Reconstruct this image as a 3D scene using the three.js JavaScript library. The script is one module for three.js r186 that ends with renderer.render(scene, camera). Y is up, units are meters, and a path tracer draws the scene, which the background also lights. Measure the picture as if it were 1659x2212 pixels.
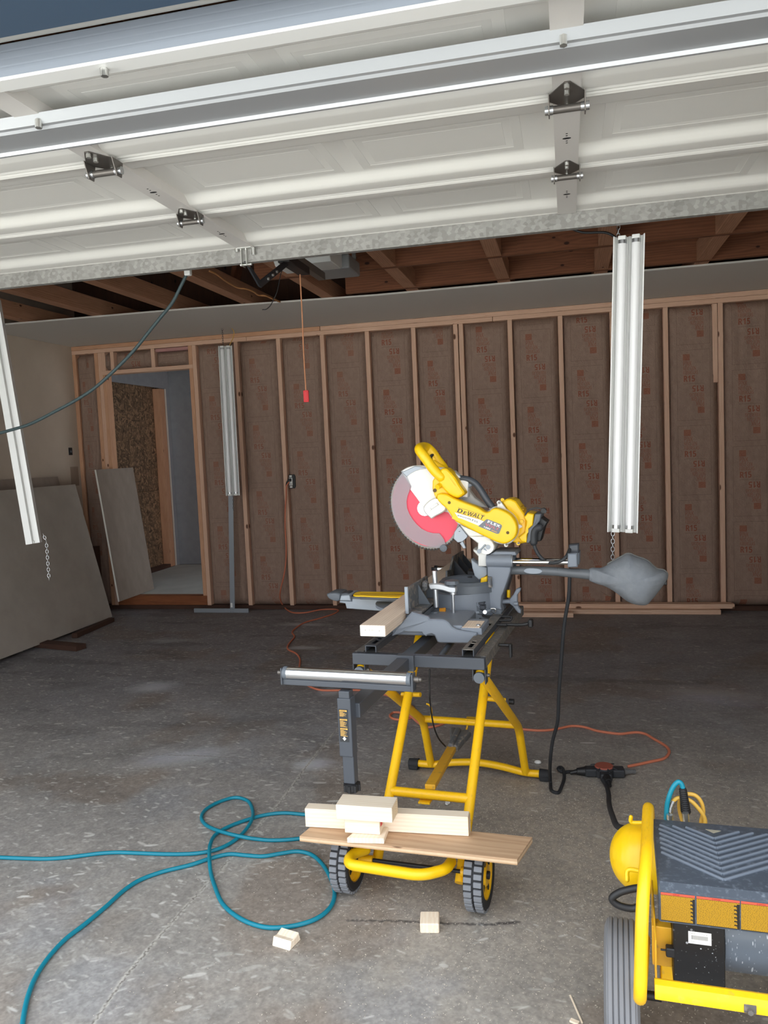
import * as THREE from 'three';
import { RoundedBoxGeometry } from 'three/addons/geometries/RoundedBoxGeometry.js';
import { mergeGeometries, toCreasedNormals } from 'three/addons/utils/BufferGeometryUtils.js';

// ---------------------------------------------------------------- camera, sky, exposure
// metres; x runs along the back wall, y up, z from the back wall out to the driveway
const scene = new THREE.Scene();
const camera = new THREE.PerspectiveCamera(66.1, 1659 / 2212, 0.05, 200);
camera.rotation.order = 'YXZ';
camera.position.set(2.8986, 1.395, 6.6768);
camera.rotation.set(-0.0768, 0.2316, -0.0443);
scene.add(camera);

const renderer = new THREE.WebGLRenderer({ antialias: true });
renderer.toneMapping = THREE.LinearToneMapping;
renderer.toneMappingExposure = 1.32;
renderer.shadowMap.enabled = true;

const SKY_STRENGTH = 1.9;
{ // overcast sky with a little blue in it, brightest overhead
  const w = 128, h = 64, px = new Float32Array(w * h * 4);
  for (let j = 0; j < h; j++) for (let i = 0; i < w; i++) {
    const up = Math.max(0, Math.sin((j + 0.5) / h * Math.PI - Math.PI / 2)), k = (j * w + i) * 4;
    const l = 1.0 + 0.55 * up;
    px[k] = l * (0.95 - 0.10 * up); px[k + 1] = l * (0.97 - 0.04 * up); px[k + 2] = l * (1.0 + 0.02 * up); px[k + 3] = 1;
  }
  const sky = new THREE.DataTexture(px, w, h, THREE.RGBAFormat, THREE.FloatType);
  sky.mapping = THREE.EquirectangularReflectionMapping; sky.magFilter = THREE.LinearFilter; sky.needsUpdate = true;
  scene.background = sky; scene.environment = sky;
  scene.backgroundIntensity = SKY_STRENGTH; scene.environmentIntensity = SKY_STRENGTH;
}

{ // sun behind the house: it lights the driveway beyond the building's shadow, never the garage floor
  const sun = new THREE.DirectionalLight(0xfffcf6, 48);
  sun.position.set(-4, 13, -6); sun.target.position.set(1.6, 0, 8); scene.add(sun, sun.target);
  sun.castShadow = true; sun.shadow.mapSize.set(2048, 2048);
  Object.assign(sun.shadow.camera, { left: -16, right: 16, top: 16, bottom: -16, near: 1, far: 60 });
}

// ---------------------------------------------------------------- helpers
let seed = 7;
const rnd = (a = 0, b = 1) => { seed = (seed * 1664525 + 1013904223) >>> 0; return a + (b - a) * seed / 4294967296; };
const V = (x, y, z) => new THREE.Vector3(x, y, z);
const taken = new Map();
function numbered(n) { const k = taken.get(n) || 0; taken.set(n, k + 1); return k ? n + '_' + String(k).padStart(3, '0') : n; }
function prep(g) { // every geometry: no index, uv in metres by the face's direction
  const o = g.index ? g.toNonIndexed() : g;
  for (const k of Object.keys(o.attributes)) if (!['position', 'normal', 'uv'].includes(k)) o.deleteAttribute(k);
  if (!o.attributes.normal) o.computeVertexNormals();
  return o;
}
function boxUV(g, grain, off = [0, 0]) {
  const p = g.attributes.position, n = p.count, uv = new Float32Array(n * 2), a = V(), b = V(), c = V(), e1 = V(), e2 = V();
  for (let t = 0; t < n; t += 3) {
    a.fromBufferAttribute(p, t); b.fromBufferAttribute(p, t + 1); c.fromBufferAttribute(p, t + 2);
    const nn = e1.subVectors(b, a).cross(e2.subVectors(c, a)), ax = Math.abs(nn.x), ay = Math.abs(nn.y), az = Math.abs(nn.z);
    const d = ax > ay && ax > az ? 'x' : ay > az ? 'y' : 'z';
    let u, v;
    if (grain && d !== grain) { v = grain; u = ['x', 'y', 'z'].find((q) => q !== d && q !== grain); }
    else if (d === 'x') { u = 'z'; v = 'y'; } else if (d === 'y') { u = 'x'; v = 'z'; } else { u = 'x'; v = 'y'; }
    [a, b, c].forEach((q, i) => { uv[(t + i) * 2] = q[u] + off[0]; uv[(t + i) * 2 + 1] = q[v] + off[1]; });
  }
  g.setAttribute('uv', new THREE.BufferAttribute(uv, 2));
  return g;
}
const SINGLY = new Set('bolt screw screw_boss cover_screw hook hanger_strap end_cap slot rivet spoke rear_leg axle_bracket axle_boss axle_nut hose_peg chain wire_loop locking_lever detent_block roller_end outlet_valve leg_ferrule tread_lug pier wallboard_edge hinge_bracket'.split(' '));
function put(parent, name, geo, mat, label) {
  if (Array.isArray(geo) && SINGLY.has(name)) { let m; for (const g of geo) m = put(parent, name, g, mat, label); return m; } // repeated pieces, a mesh each
  const g = prep(Array.isArray(geo) ? mergeGeometries(geo.map(prep)) : geo);
  const m = new THREE.Mesh(g, mat);
  m.castShadow = m.receiveShadow = true;
  m.name = parent === scene ? numbered(name) : name;
  if (label) m.userData.label = label;
  parent.add(m);
  return m;
}
function tag(o, label, category, group) { o.userData.label = label; o.userData.category = category; if (group) o.userData.group = group; return o; }
function thing(name, label, category, pos = [0, 0, 0], turn = 0, group) {
  const o = new THREE.Group(); o.name = numbered(name); o.position.set(...pos); o.rotation.y = turn; scene.add(o);
  return tag(o, label, category, group);
}
function sub(parent, name, label) { const o = new THREE.Group(); o.name = name; if (label) o.userData.label = label; parent.add(o); return o; }
function structure(name) { const o = new THREE.Group(); o.name = name; o.userData.kind = 'structure'; scene.add(o); return o; }
function box(w, h, d, x = 0, y = 0, z = 0, r = 0.002, grain, off) {
  const g = prep(r > 0 ? new RoundedBoxGeometry(w, h, d, 1, Math.min(r, w / 2.1, h / 2.1, d / 2.1)) : new THREE.BoxGeometry(w, h, d));
  boxUV(g, grain, off); g.translate(x, y, z);
  return g;
}
const span = (x0, x1, y0, y1, z0, z1, r, grain, off) => box(x1 - x0, y1 - y0, z1 - z0, (x0 + x1) / 2, (y0 + y1) / 2, (z0 + z1) / 2, r, grain, off);
function shapeOf(pts, holes = []) {
  const s = new THREE.Shape(pts.map((p) => new THREE.Vector2(p[0], p[1])));
  for (const h of holes) s.holes.push(new THREE.Path(h.map((p) => new THREE.Vector2(p[0], p[1]))));
  return s;
}
function prismZ(pts, z0, z1, bev = 0.002, holes, crease = 0.45) { // outline in x,y pushed from z0 to z1
  const b = Math.min(bev, (z1 - z0) / 2.2);
  let g = new THREE.ExtrudeGeometry(shapeOf(pts, holes), { depth: z1 - z0 - 2 * b, bevelEnabled: b > 0, bevelThickness: b, bevelSize: b, bevelOffset: -b, bevelSegments: b > 0.004 ? 3 : 1, curveSegments: 10 });
  g.translate(0, 0, z0 + b);
  g = prep(toCreasedNormals(g, crease));
  return boxUV(g);
}
const prismX = (pts, x0, x1, bev, holes) => boxUV(prismZ(pts, 0, x1 - x0, bev, holes).rotateY(-Math.PI / 2).translate(x1, 0, 0));  // outline in z,y
const prismY = (pts, y0, y1, bev, holes) => boxUV(prismZ(pts, 0, y1 - y0, bev, holes).rotateX(Math.PI / 2).translate(0, y1, 0));   // outline in x,z
function smooth(pts, n = 6, closed = true) { // rounds a hand-set outline
  const c = new THREE.CatmullRomCurve3(pts.map((p) => V(p[0], p[1], 0)), closed, 'centripetal');
  return c.getPoints(pts.length * n).slice(0, closed ? -1 : undefined).map((p) => [p.x, p.y]);
}
function tube(pts, r, { closed = false, seg = 0, sides = 12, tension = 0.5, cap = true } = {}) {
  const c = new THREE.CatmullRomCurve3(pts.map((p) => V(...p)), closed, 'centripetal', tension);
  const n = seg || Math.max(8, pts.length * 8), parts = [prep(new THREE.TubeGeometry(c, n, r, sides, closed))];
  if (cap && !closed) for (const t of [0, 1]) { const s = new THREE.SphereGeometry(r * 0.99, sides, 6); const q = c.getPoint(t); s.translate(q.x, q.y, q.z); parts.push(prep(s)); }
  return mergeGeometries(parts);
}
function rod(a, b, r, r2 = r, sides = 16) { // straight round bar from a to b
  const A = V(...a), B = V(...b), d = B.clone().sub(A), l = d.length();
  const g = new THREE.CylinderGeometry(r2, r, l, sides, 1);
  g.translate(0, l / 2, 0); g.applyQuaternion(new THREE.Quaternion().setFromUnitVectors(V(0, 1, 0), d.normalize())); g.translate(A.x, A.y, A.z);
  return prep(g);
}
function bent(pts, r, bend = 0.03, sides = 14) { // pipe with straight runs and rounded corners
  const path = new THREE.CurvePath(), P = pts.map((p) => V(...p)); let from = P[0];
  for (let i = 1; i < P.length - 1; i++) {
    const a = P[i - 1].clone().sub(P[i]), b = P[i + 1].clone().sub(P[i]), k = Math.min(bend, a.length() / 2.1, b.length() / 2.1);
    const s = P[i].clone().addScaledVector(a.normalize(), k), e = P[i].clone().addScaledVector(b.normalize(), k);
    path.add(new THREE.LineCurve3(from, s)); path.add(new THREE.QuadraticBezierCurve3(s, P[i], e)); from = e;
  }
  path.add(new THREE.LineCurve3(from, P[P.length - 1]));
  const g = [prep(new THREE.TubeGeometry(path, pts.length * 14, r, sides, false))];
  for (const q of [P[0], P[P.length - 1]]) g.push(prep(new THREE.SphereGeometry(r * 0.995, sides, 8).translate(q.x, q.y, q.z)));
  return mergeGeometries(g);
}
function beam(a, b, w, h, r = 0.002, roll = 0) { // square tube from a to b, w across, h up
  const A = V(...a), B = V(...b), d = B.clone().sub(A), l = d.length();
  const g = box(w, h, l, 0, 0, 0, r, 'z'); g.rotateZ(roll);
  const m = new THREE.Matrix4().lookAt(B, A, V(0, 1, 0)); g.applyMatrix4(m);
  const c = A.add(B).multiplyScalar(0.5); g.translate(c.x, c.y, c.z);
  return g;
}
function lathe(prof, axis, at, seg = 28) { // profile [radius, height] turned about an axis
  const g = prep(toCreasedNormals(new THREE.LatheGeometry(prof.map((p) => new THREE.Vector2(p[0], p[1])), seg), 0.6));
  if (axis === 'x') g.rotateZ(-Math.PI / 2); if (axis === 'z') g.rotateX(Math.PI / 2);
  g.translate(...at); return g;
}
function bolt(at, dir = [0, 0, 1], r = 0.006, h = 0.005) {
  const g = rod(at, [at[0] + dir[0] * h, at[1] + dir[1] * h, at[2] + dir[2] * h], r, r * 0.94, 6);
  return g;
}
function chain(a, b, link = 0.022, r = 0.0016) { // run of oval links
  const A = V(...a), B = V(...b), n = Math.max(2, Math.round(A.distanceTo(B) / (link * 0.74))), out = [], q = new THREE.Quaternion().setFromUnitVectors(V(0, -1, 0), B.clone().sub(A).normalize());
  for (let i = 0; i < n; i++) {
    const g = prep(new THREE.TorusGeometry(link * 0.3, r, 5, 10)); g.scale(1, 1.6, 1); g.rotateY(i % 2 ? Math.PI / 2 : 0.2); g.applyQuaternion(q);
    const p = A.clone().lerp(B, (i + 0.5) / n); g.translate(p.x, p.y, p.z); out.push(g);
  }
  return mergeGeometries(out);
}

// ---------------------------------------------------------------- textures
const canvas = (w, h) => { const c = document.createElement('canvas'); c.width = w; c.height = h; return c; };
function texture(c, w, h, srgb = true) { // a canvas that covers w x h metres
  const t = new THREE.CanvasTexture(c); t.wrapS = t.wrapT = THREE.RepeatWrapping; t.repeat.set(1 / w, 1 / h); t.magFilter = THREE.LinearFilter;
  if (srgb) t.colorSpace = THREE.SRGBColorSpace; t.needsUpdate = true; return t;
}
function lattice(n) { const a = new Float32Array(n * n); for (let i = 0; i < n * n; i++) a[i] = rnd(); return a; }
function noiseAt(a, n, x, y) { // tiling value noise
  const xi = Math.floor(x), yi = Math.floor(y), fx = x - xi, fy = y - yi, u = fx * fx * (3 - 2 * fx), v = fy * fy * (3 - 2 * fy);
  const x0 = ((xi % n) + n) % n, x1 = (x0 + 1) % n, y0 = (((yi % n) + n) % n) * n, y1 = ((((yi + 1) % n) + n) % n) * n;
  return (a[y0 + x0] * (1 - u) + a[y0 + x1] * u) * (1 - v) + (a[y1 + x0] * (1 - u) + a[y1 + x1] * u) * v;
}
const LAT = [lattice(8), lattice(16), lattice(32), lattice(64), lattice(128), lattice(256), lattice(512)];
function fbm(u, v, o0, o1) { let s = 0, a = 1, t = 0; for (let o = o0; o <= o1; o++) { const n = 8 * 2 ** o; s += a * noiseAt(LAT[o], n, u * n, v * n); t += a; a *= 0.62; } return s / t; }
function pixels(w, h, f) { const c = canvas(w, h), x = c.getContext('2d'), im = x.createImageData(w, h); for (let j = 0; j < h; j++) for (let i = 0; i < w; i++) { const q = f(i / w, j / h), k = (j * w + i) * 4; im.data[k] = q[0]; im.data[k + 1] = q[1]; im.data[k + 2] = q[2]; im.data[k + 3] = 255; } x.putImageData(im, 0, 0); return c; }
const mix = (a, b, t) => a + (b - a) * t, mix3 = (a, b, t) => [mix(a[0], b[0], t), mix(a[1], b[1], t), mix(a[2], b[2], t)], clamp = (x, a = 0, b = 1) => Math.min(b, Math.max(a, x)), step = (a, b, x) => { const t = clamp((x - a) / (b - a)); return t * t * (3 - 2 * t); };

function wood(light, dark, { lines = 26, knots = 3, wob = 0.05, wear = 0 } = {}) { // 0.24 x 1.2 m of board, grain along v
  const ks = []; for (let i = 0; i < knots; i++) ks.push([rnd(), rnd(), rnd(0.012, 0.03)]);
  const sh = rnd(0, 9);
  return pixels(256, 1024, (u, v) => {
    let w = u + wob * (fbm(u * 0.6 + sh, v * 0.25, 0, 2) - 0.5) * 2, kd = 0;
    for (const [a, b, r] of ks) { const dx = (u - a) * 0.24, dy = ((v - b + 1.5) % 1 - 0.5) * 1.2, d = Math.hypot(dx, dy * 0.55); w += 0.05 * Math.exp(-d * d / (r * r * 4)) * Math.sign(dx || 1); kd = Math.max(kd, step(r * 0.55, r * 0.25, d)); }
    const ring = Math.abs(((w * lines) % 1 + 1) % 1 - 0.5) * 2, fine = fbm(u * 3, v * 0.2, 4, 6), blot = fbm(u + sh, v, 0, 2);
    let t = clamp(ring * 0.5 + fine * 0.45 + (blot - 0.5) * 0.5);
    let c = mix3(light, dark, t); if (wear) { const k = wear * fbm(u, v * 1.7, 1, 4); c = mix3(c, [60, 48, 40], k); }
    return mix3(c, [dark[0] * 0.5, dark[1] * 0.42, dark[2] * 0.36], kd);
  });
}
const rough = (m, r, extra = {}) => new THREE.MeshStandardMaterial({ map: m, roughness: r, metalness: 0, ...extra });
const plain = (hex, r = 0.6, m = 0, extra = {}) => new THREE.MeshStandardMaterial({ color: hex, roughness: r, metalness: m, ...extra });
const studTex = [0, 1, 2].map((i) => texture(wood([232, 198, 172], [206, 162, 136], { knots: 3, lines: 18 + 5 * i }), 0.24, 1.2));
const M = {
  stud: studTex.map((t) => rough(t, 0.8)),
  studWarm: rough(texture(wood([224, 178, 144], [186, 136, 104], { knots: 2 }), 0.24, 1.2), 0.8),
  sillWood: rough(texture(wood([168, 104, 62], [104, 56, 32], { knots: 2 }), 0.24, 1.2), 0.8),
  plateDark: rough(texture(wood([92, 62, 48], [58, 38, 30], { knots: 1 }), 0.24, 1.2), 0.85),
  oldFir: [0, 1].map(() => rough(texture(wood([132, 84, 56], [96, 56, 36], { knots: 4, lines: 14 }), 0.24, 1.2), 0.85)),
  joist: rough(texture(wood([192, 144, 114], [150, 106, 78], { knots: 1, lines: 20 }), 0.24, 1.2), 0.85),
  pine: [0, 1].map(() => rough(texture(wood([252, 240, 220], [236, 216, 190], { knots: 1, lines: 20, wob: 0.03 }), 0.24, 1.2), 0.7)),
  pineAged: rough(texture(wood([238, 220, 200], [214, 190, 168], { knots: 1, lines: 26, wob: 0.03 }), 0.24, 1.2), 0.75),
  lumber: rough(texture(wood([236, 204, 178], [206, 164, 136], { knots: 3, lines: 14 }), 0.24, 1.2), 0.75),
  ply: rough(texture(wood([206, 174, 140], [176, 140, 108], { knots: 1, lines: 9, wob: 0.12 }), 0.24, 1.2), 0.7),
};
{ // end grain of sawn lumber
  M.endGrain = rough(texture(pixels(128, 128, (u, v) => { const r = Math.hypot(u - 0.3, v + 0.5) * 16 + fbm(u, v, 0, 2) * 0.6, k = Math.abs((r % 1) - 0.5) * 2; return mix3([250, 236, 208], [228, 200, 162], k * 0.7 + 0.2 * fbm(u, v, 3, 4)); }), 0.1, 0.1), 0.8);
  M.plyEdge = rough(texture(pixels(64, 64, (u, v) => { const k = Math.floor(v * 5) % 2; return mix3(k ? [206, 170, 130] : [238, 212, 176], [120, 90, 66], 0.35 * fbm(u, v * 4, 2, 3)); }), 0.3, 0.018), 0.8);
}
{ // oriented strand board: strands laid at random
  const c = canvas(768, 768), x = c.getContext('2d'); x.fillStyle = '#6b553f'; x.fillRect(0, 0, 768, 768);
  for (let i = 0; i < 5200; i++) { x.save(); x.translate(rnd(0, 768), rnd(0, 768)); x.rotate(rnd(0, Math.PI)); const k = rnd(0.55, 1.25), w = rnd(20, 90), h = rnd(5, 22); x.fillStyle = `rgba(${146 * k | 0},${118 * k | 0},${92 * k | 0},0.8)`; x.beginPath(); x.ellipse(0, 0, w / 2, h / 2, 0, 0, 7); x.fill(); x.restore(); }
  M.osb = rough(texture(c, 1.0, 1.0), 0.85);
}
// galvanised sheet with its spangle, and the smoother cold rolled kind
function spangle(a, b, cells) { const pt = []; for (let i = 0; i < cells * cells; i++) pt.push([(i % cells + rnd()) / cells, (Math.floor(i / cells) + rnd()) / cells, rnd()]);
  return pixels(384, 384, (u, v) => { let best = 9, val = 0; const ci = Math.floor(u * cells), cj = Math.floor(v * cells); for (let dj = -1; dj < 2; dj++) for (let di = -1; di < 2; di++) { const i = (ci + di + cells) % cells, j = (cj + dj + cells) % cells, p = pt[j * cells + i]; let dx = Math.abs(u - p[0]), dy = Math.abs(v - p[1]); dx = Math.min(dx, 1 - dx); dy = Math.min(dy, 1 - dy); const d = dx * dx + dy * dy * 0.6 + 0.0004 * fbm(u, v, 4, 5); if (d < best) { best = d; val = p[2]; } }
    return mix3(a, b, clamp(val * 0.6 + 0.5 * fbm(u, v, 0, 3) - 0.05)); }); }
M.galv = rough(texture(spangle([166, 164, 160], [126, 124, 120], 34), 0.45, 0.45), 0.55, { metalness: 0.35 });
M.steel = plain(0xc8cacc, 0.28, 0.95);
M.strut = plain(0xb4b6b8, 0.38, 0.45);
M.chrome = plain(0xe2e2e2, 0.14, 1);
M.darkSteel = plain(0x6c6762, 0.42, 0.6);
M.zinc = plain(0xd4d4d0, 0.3, 0.9);
M.alu = plain(0xc9ccd0, 0.36, 0.85);
M.aluDull = plain(0x9ea4ab, 0.5, 0.6);
M.cast = plain(0xd8d7d2, 0.45, 0.25);
M.black = plain(0x1b1b1d, 0.5);
M.rubber = plain(0x232427, 0.75);
M.hole = plain(0x0c0c0c, 0.9);
M.greyPlastic = plain(0x5c6269, 0.5);
M.greyPaint = plain(0x79808a, 0.48);
M.greyLight = plain(0x99a1aa, 0.5);
M.darkPaint = plain(0x41454c, 0.42);
M.white = plain(0xe8e8e4, 0.45);
M.whiteEnamel = plain(0xe9e9e6, 0.3);
M.tubeGlass = new THREE.MeshPhysicalMaterial({ color: 0xefefef, roughness: 0.3, clearcoat: 0.5, clearcoatRoughness: 0.15 });
M.red = plain(0xd42a30, 0.5);
M.tealHose = plain(0x0a8096, 0.45);
M.orange = plain(0xd07a5c, 0.65);
M.orangeDirty = plain(0x8a5a3c, 0.7);
M.yellowHose = plain(0xdcae4a, 0.5);
M.doorWhite = plain(0xdedcd6, 0.5);
M.stileWhite = plain(0xd4d0cb, 0.45);
M.dustyBlack = plain(0x2b2d31, 0.6);
const scuffed = (base, worn, amt) => rough(texture(pixels(256, 256, (u, v) => mix3(base, worn, clamp(step(0.62, 0.8, fbm(u, v, 1, 5)) * amt + 0.12 * fbm(u, v, 3, 5)))), 0.4, 0.4), 0.38);
M.yellow = plain(0xf9c80e, 0.36);
M.yellowPipe = scuffed([250, 194, 14], [214, 168, 74], 0.55);
M.yellowWorn = scuffed([226, 170, 40], [176, 140, 76], 0.7);
M.dustyGrey = rough(texture(pixels(256, 256, (u, v) => mix3([78, 84, 90], [142, 132, 122], clamp(0.15 + 0.9 * step(0.45, 0.75, fbm(u, v, 1, 5))))), 0.3, 0.3), 0.65);
M.dustySteel = rough(texture(pixels(256, 256, (u, v) => mix3([84, 82, 80], [140, 130, 118], clamp(0.15 + 0.6 * step(0.4, 0.75, fbm(u, v, 2, 6))))), 0.3, 0.3), 0.6);
M.bag = rough(texture(pixels(256, 256, (u, v) => mix3([112, 117, 124], [134, 138, 142], fbm(u, v, 1, 6))), 0.4, 0.4), 0.95);
M.gypsum = rough(texture(pixels(256, 256, (u, v) => { const k = fbm(u, v, 0, 5); return mix3([176, 168, 158], [158, 150, 140], k); }), 1.2, 1.2), 0.9);
M.gypsumBack = rough(texture(pixels(256, 256, (u, v) => mix3([160, 146, 134], [138, 126, 116], fbm(u * 2, v, 0, 5))), 1.0, 1.0), 0.9);
M.gypsumCeil = plain(0xd6d2cc, 0.9);
M.gypsumBlue = rough(texture(pixels(256, 256, (u, v) => mix3([160, 163, 168], [146, 149, 154], fbm(u, v, 1, 5))), 1, 1), 0.9);
M.gypsumEdge = plain(0xdedad2, 0.9);
M.wallBeige = rough(texture(pixels(256, 256, (u, v) => mix3([198, 184, 168], [184, 170, 154], fbm(u, v, 0, 5))), 1.6, 1.6), 0.85);
M.drive = rough(texture(pixels(256, 256, (u, v) => mix3([170, 172, 170], [146, 148, 147], fbm(u, v, 0, 6))), 3, 3), 0.9);
M.room2Floor = rough(texture(pixels(256, 256, (u, v) => mix3([196, 196, 190], [170, 172, 168], fbm(u, v, 0, 5))), 1.5, 1.5), 0.85);

// kraft paper with its print: 0.37 x 0.594 m, repeated up the wall
function kraft(faint) {
  const W = 512, H = 822, c = pixels(W, H, (u, v) => mix3([170, 144, 128], [144, 119, 105], clamp(fbm(u, v, 1, 6) * 0.8 + 0.25 * fbm(u * 2, v * 0.3, 4, 5))));
  const x = c.getContext('2d'), ink = (a) => `rgba(146,78,54,${a * faint})`;
  const px = (m) => m / 0.37 * W;
  const half = () => {
    x.fillStyle = ink(0.6); x.fillRect(px(0.106), px(0.052), px(0.052), px(0.05));
    x.strokeStyle = 'rgba(170,120,90,0.5)'; x.lineWidth = 3; x.beginPath(); x.moveTo(px(0.112), px(0.094)); x.quadraticCurveTo(px(0.125), px(0.062), px(0.152), px(0.06)); x.stroke(); x.beginPath(); x.moveTo(px(0.112), px(0.097)); x.lineTo(px(0.152), px(0.078)); x.stroke();
    x.textAlign = 'left'; x.textBaseline = 'alphabetic'; x.fillStyle = ink(0.8);
    const word = (s, size, y, wgt, wide) => { x.save(); x.font = `${wgt} ${px(size) | 0}px sans-serif`; x.translate(px(0.106), px(y)); const m = x.measureText(s).width; x.scale(px(wide) / m, 1); x.fillText(s, 0, 0); x.restore(); };
    word('PINK', 0.054, 0.146, 'normal', 0.066); word('NEXT GEN', 0.038, 0.178, 'normal', 0.098); word('FIBERGLAS', 0.038, 0.211, 'normal', 0.112); word('R15', 0.066, 0.268, 'bold', 0.092);
  };
  x.strokeStyle = 'rgba(70,48,38,0.55)'; x.lineWidth = 2; x.strokeRect(px(0.062), px(0.022), px(0.246), px(0.55)); x.beginPath(); x.moveTo(px(0.106), px(0.285)); x.lineTo(px(0.27), px(0.285)); x.stroke();
  half(); x.save(); x.translate(px(0.37), px(0.57)); x.rotate(Math.PI); half(); x.restore();
  return texture(c, 0.37, 0.594);
}
const crinkle = texture(pixels(512, 512, (u, v) => { const w = fbm(u, v, 0, 2) * 2.2, k = Math.pow(1 - Math.abs(fbm(u * 2 + v + w, v + w * 0.6, 1, 4) - 0.5) * 2, 3), g = clamp(0.65 * k + 0.35 * fbm(u, v, 3, 6)) * 255; return [g, g, g]; }), 0.5, 0.5, false);
M.kraft = [1, 0.7].map((f) => rough(kraft(f), 0.85, { bumpMap: crinkle, bumpScale: 0.003 }));
M.pinkWool = plain(0xb98a86, 0.95);

// concrete floor: one picture of the whole slab, u over x -1.7..5.0, v over z 6.8..0
const FX0 = -1.7, FX1 = 5.0, FZ0 = 0, FZ1 = 6.8;
function floorTexture() {
  const N = 2048, WX = FX1 - FX0, WZ = FZ1 - FZ0;
  const c = pixels(N, N, (u, v) => {
    const x = FX0 + u * WX, z = FZ0 + v * WZ;
    const big = fbm(u * 0.5, v * 0.5, 0, 3), mid = fbm(u, v, 2, 5), fine = fbm(u * 3, v * 3, 4, 6), streak = fbm(u * 0.5 + 0.3, v * 1.5, 2, 5);
    const worn = step(1.8, 4.6, z + 0.9 * (big - 0.5) * 2 + 0.25 * Math.max(0, x - 2.4)); // trodden and dusty towards the door
    let b = mix3([136, 135, 139], [160, 155, 148], worn * 0.85 + 0.15 * mid);
    b = mix3(b, [128, 108, 92], 0.36 * step(0.52, 0.7, fbm(u * 0.8 + 0.37, v * 0.8, 1, 4)));             // rusty brown stains
    b = mix3(b, [150, 151, 155], 0.45 * step(0.6, 0.78, fbm(u * 1.1, v * 1.1 + 0.2, 1, 4)));               // pale bluish bloom
    b = mix3(b, [84, 83, 84], 0.35 * step(0.54, 0.72, streak) * (1 - 0.75 * worn));
    const saw = Math.exp(-(((x - 3.0) / 0.75) ** 2 + ((z - 3.9) / 0.8) ** 2));                            // sawdust fallen about the saw
    b = mix3(b, [164, 150, 132], 0.6 * saw * clamp(0.4 + fine));
    const k = 0.93 + 0.08 * step(0.3, 0.7, fine) + 0.22 * (fbm(u * 4 + 0.1, v * 4, 5, 6) - 0.5) + 0.14 * (mid - 0.5); return [b[0] * k, b[1] * k, b[2] * k];
  });
  const g = c.getContext('2d'), X = (x) => (x - FX0) / WX * N, Z = (z) => (z - FZ0) / WZ * N;
  for (let i = 0; i < 24000; i++) { // flecks of paint and plaster trodden into the slab
    const x = rnd(FX0, FX1), z = rnd(0.3, FZ1), dens = x < 2.2 ? 1 : 0.28; if (rnd() > dens) continue;
    const a = rnd(0.2, 0.8) * (z > 4.6 ? 0.8 : 1), s = rnd(0.8, 2.4) * (rnd() > 0.94 ? 1.7 : 1); g.fillStyle = `rgba(216,214,208,${a})`; g.save(); g.translate(X(x), Z(z)); g.rotate(rnd(-0.7, 0.7)); g.beginPath(); g.ellipse(0, 0, s * rnd(1, 3), s * rnd(0.35, 0.8), 0, 0, 7); g.fill(); g.restore();
  }
  const smear = (x, z, w, h, rot, a) => { for (let i = 0; i < 60; i++) { g.fillStyle = `rgba(186,188,192,${a * rnd(0.02, 0.1)})`; g.save(); g.translate(X(x) + rnd(-w, w) * 90, Z(z) + rnd(-h, h) * 90); g.rotate(rot + rnd(-0.3, 0.3)); g.beginPath(); g.ellipse(0, 0, w * rnd(30, 120), h * rnd(20, 90), 0, 0, 7); g.fill(); g.restore(); } };
  for (const [x, z, w, h, r, a] of [[0.35, 2.35, 0.35, 0.25, -0.4, 1.3], [1.1, 3.36, 0.5, 0.3, -0.6, 0.9], [1.75, 3.4, 0.2, 0.18, -0.3, 1.6], [1.0, 1.35, 0.35, 0.12, 0, 1.6], [0.75, 0.6, 0.5, 0.1, 0, 1.8], [1.5, 2.35, 0.16, 0.2, -0.6, 1.4], [-0.2, 1.2, 0.5, 0.15, -0.5, 0.8], [3.6, 2.2, 0.9, 0.5, 0.2, 0.5], [4.0, 3.4, 0.6, 0.5, 0.1, 0.8], [2.9, 5.3, 0.6, 0.4, 0, 0.6]]) smear(x, z, w, h, r, a);
  const line = (pts, w, col) => { g.strokeStyle = col; g.lineCap = 'round'; for (let p = 0; p < pts.length - 1; p++) { const [a, b] = [pts[p], pts[p + 1]], n = 40; let px = X(a[0]), pz = Z(a[1]); for (let i = 1; i <= n; i++) { const qx = X(mix(a[0], b[0], i / n)) + rnd(-1.4, 1.4), qz = Z(mix(a[1], b[1], i / n)) + rnd(-1.4, 1.4); g.lineWidth = w * rnd(0.5, 1.5); g.beginPath(); g.moveTo(px, pz); g.lineTo(qx, qz); g.stroke(); px = qx; pz = qz; } } };
  const crack = [[1.733, 2.696], [1.719, 3.224], [1.722, 3.468], [1.732, 3.812], [1.72, 4.045], [1.713, 4.293], [1.697, 4.531], [1.691, 4.719], [1.689, 4.862], [1.706, 5.039]];
  for (const o of [0, 1, 2]) line(crack.map(([x, z]) => [x + rnd(-0.006, 0.006), z + rnd(-0.006, 0.006)]), 1.3 + o * 0.8, `rgba(196,192,184,${0.5 - 0.14 * o})`); line(crack, 0.8, 'rgba(60,54,50,0.5)');
  const cross = [[0.233, 3.426], [0.508, 3.376], [0.84, 3.385], [1.143, 3.361], [1.472, 3.366], [1.698, 3.367]];
  line(cross, 2.2, 'rgba(176,174,170,0.5)'); line(cross, 1, 'rgba(40,36,34,0.3)');
  line([[2.22, 4.517], [2.372, 4.497], [2.51, 4.487], [2.644, 4.47], [2.723, 4.446]], 2.2, 'rgba(60,58,58,0.3)');
  return c;
}
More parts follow.
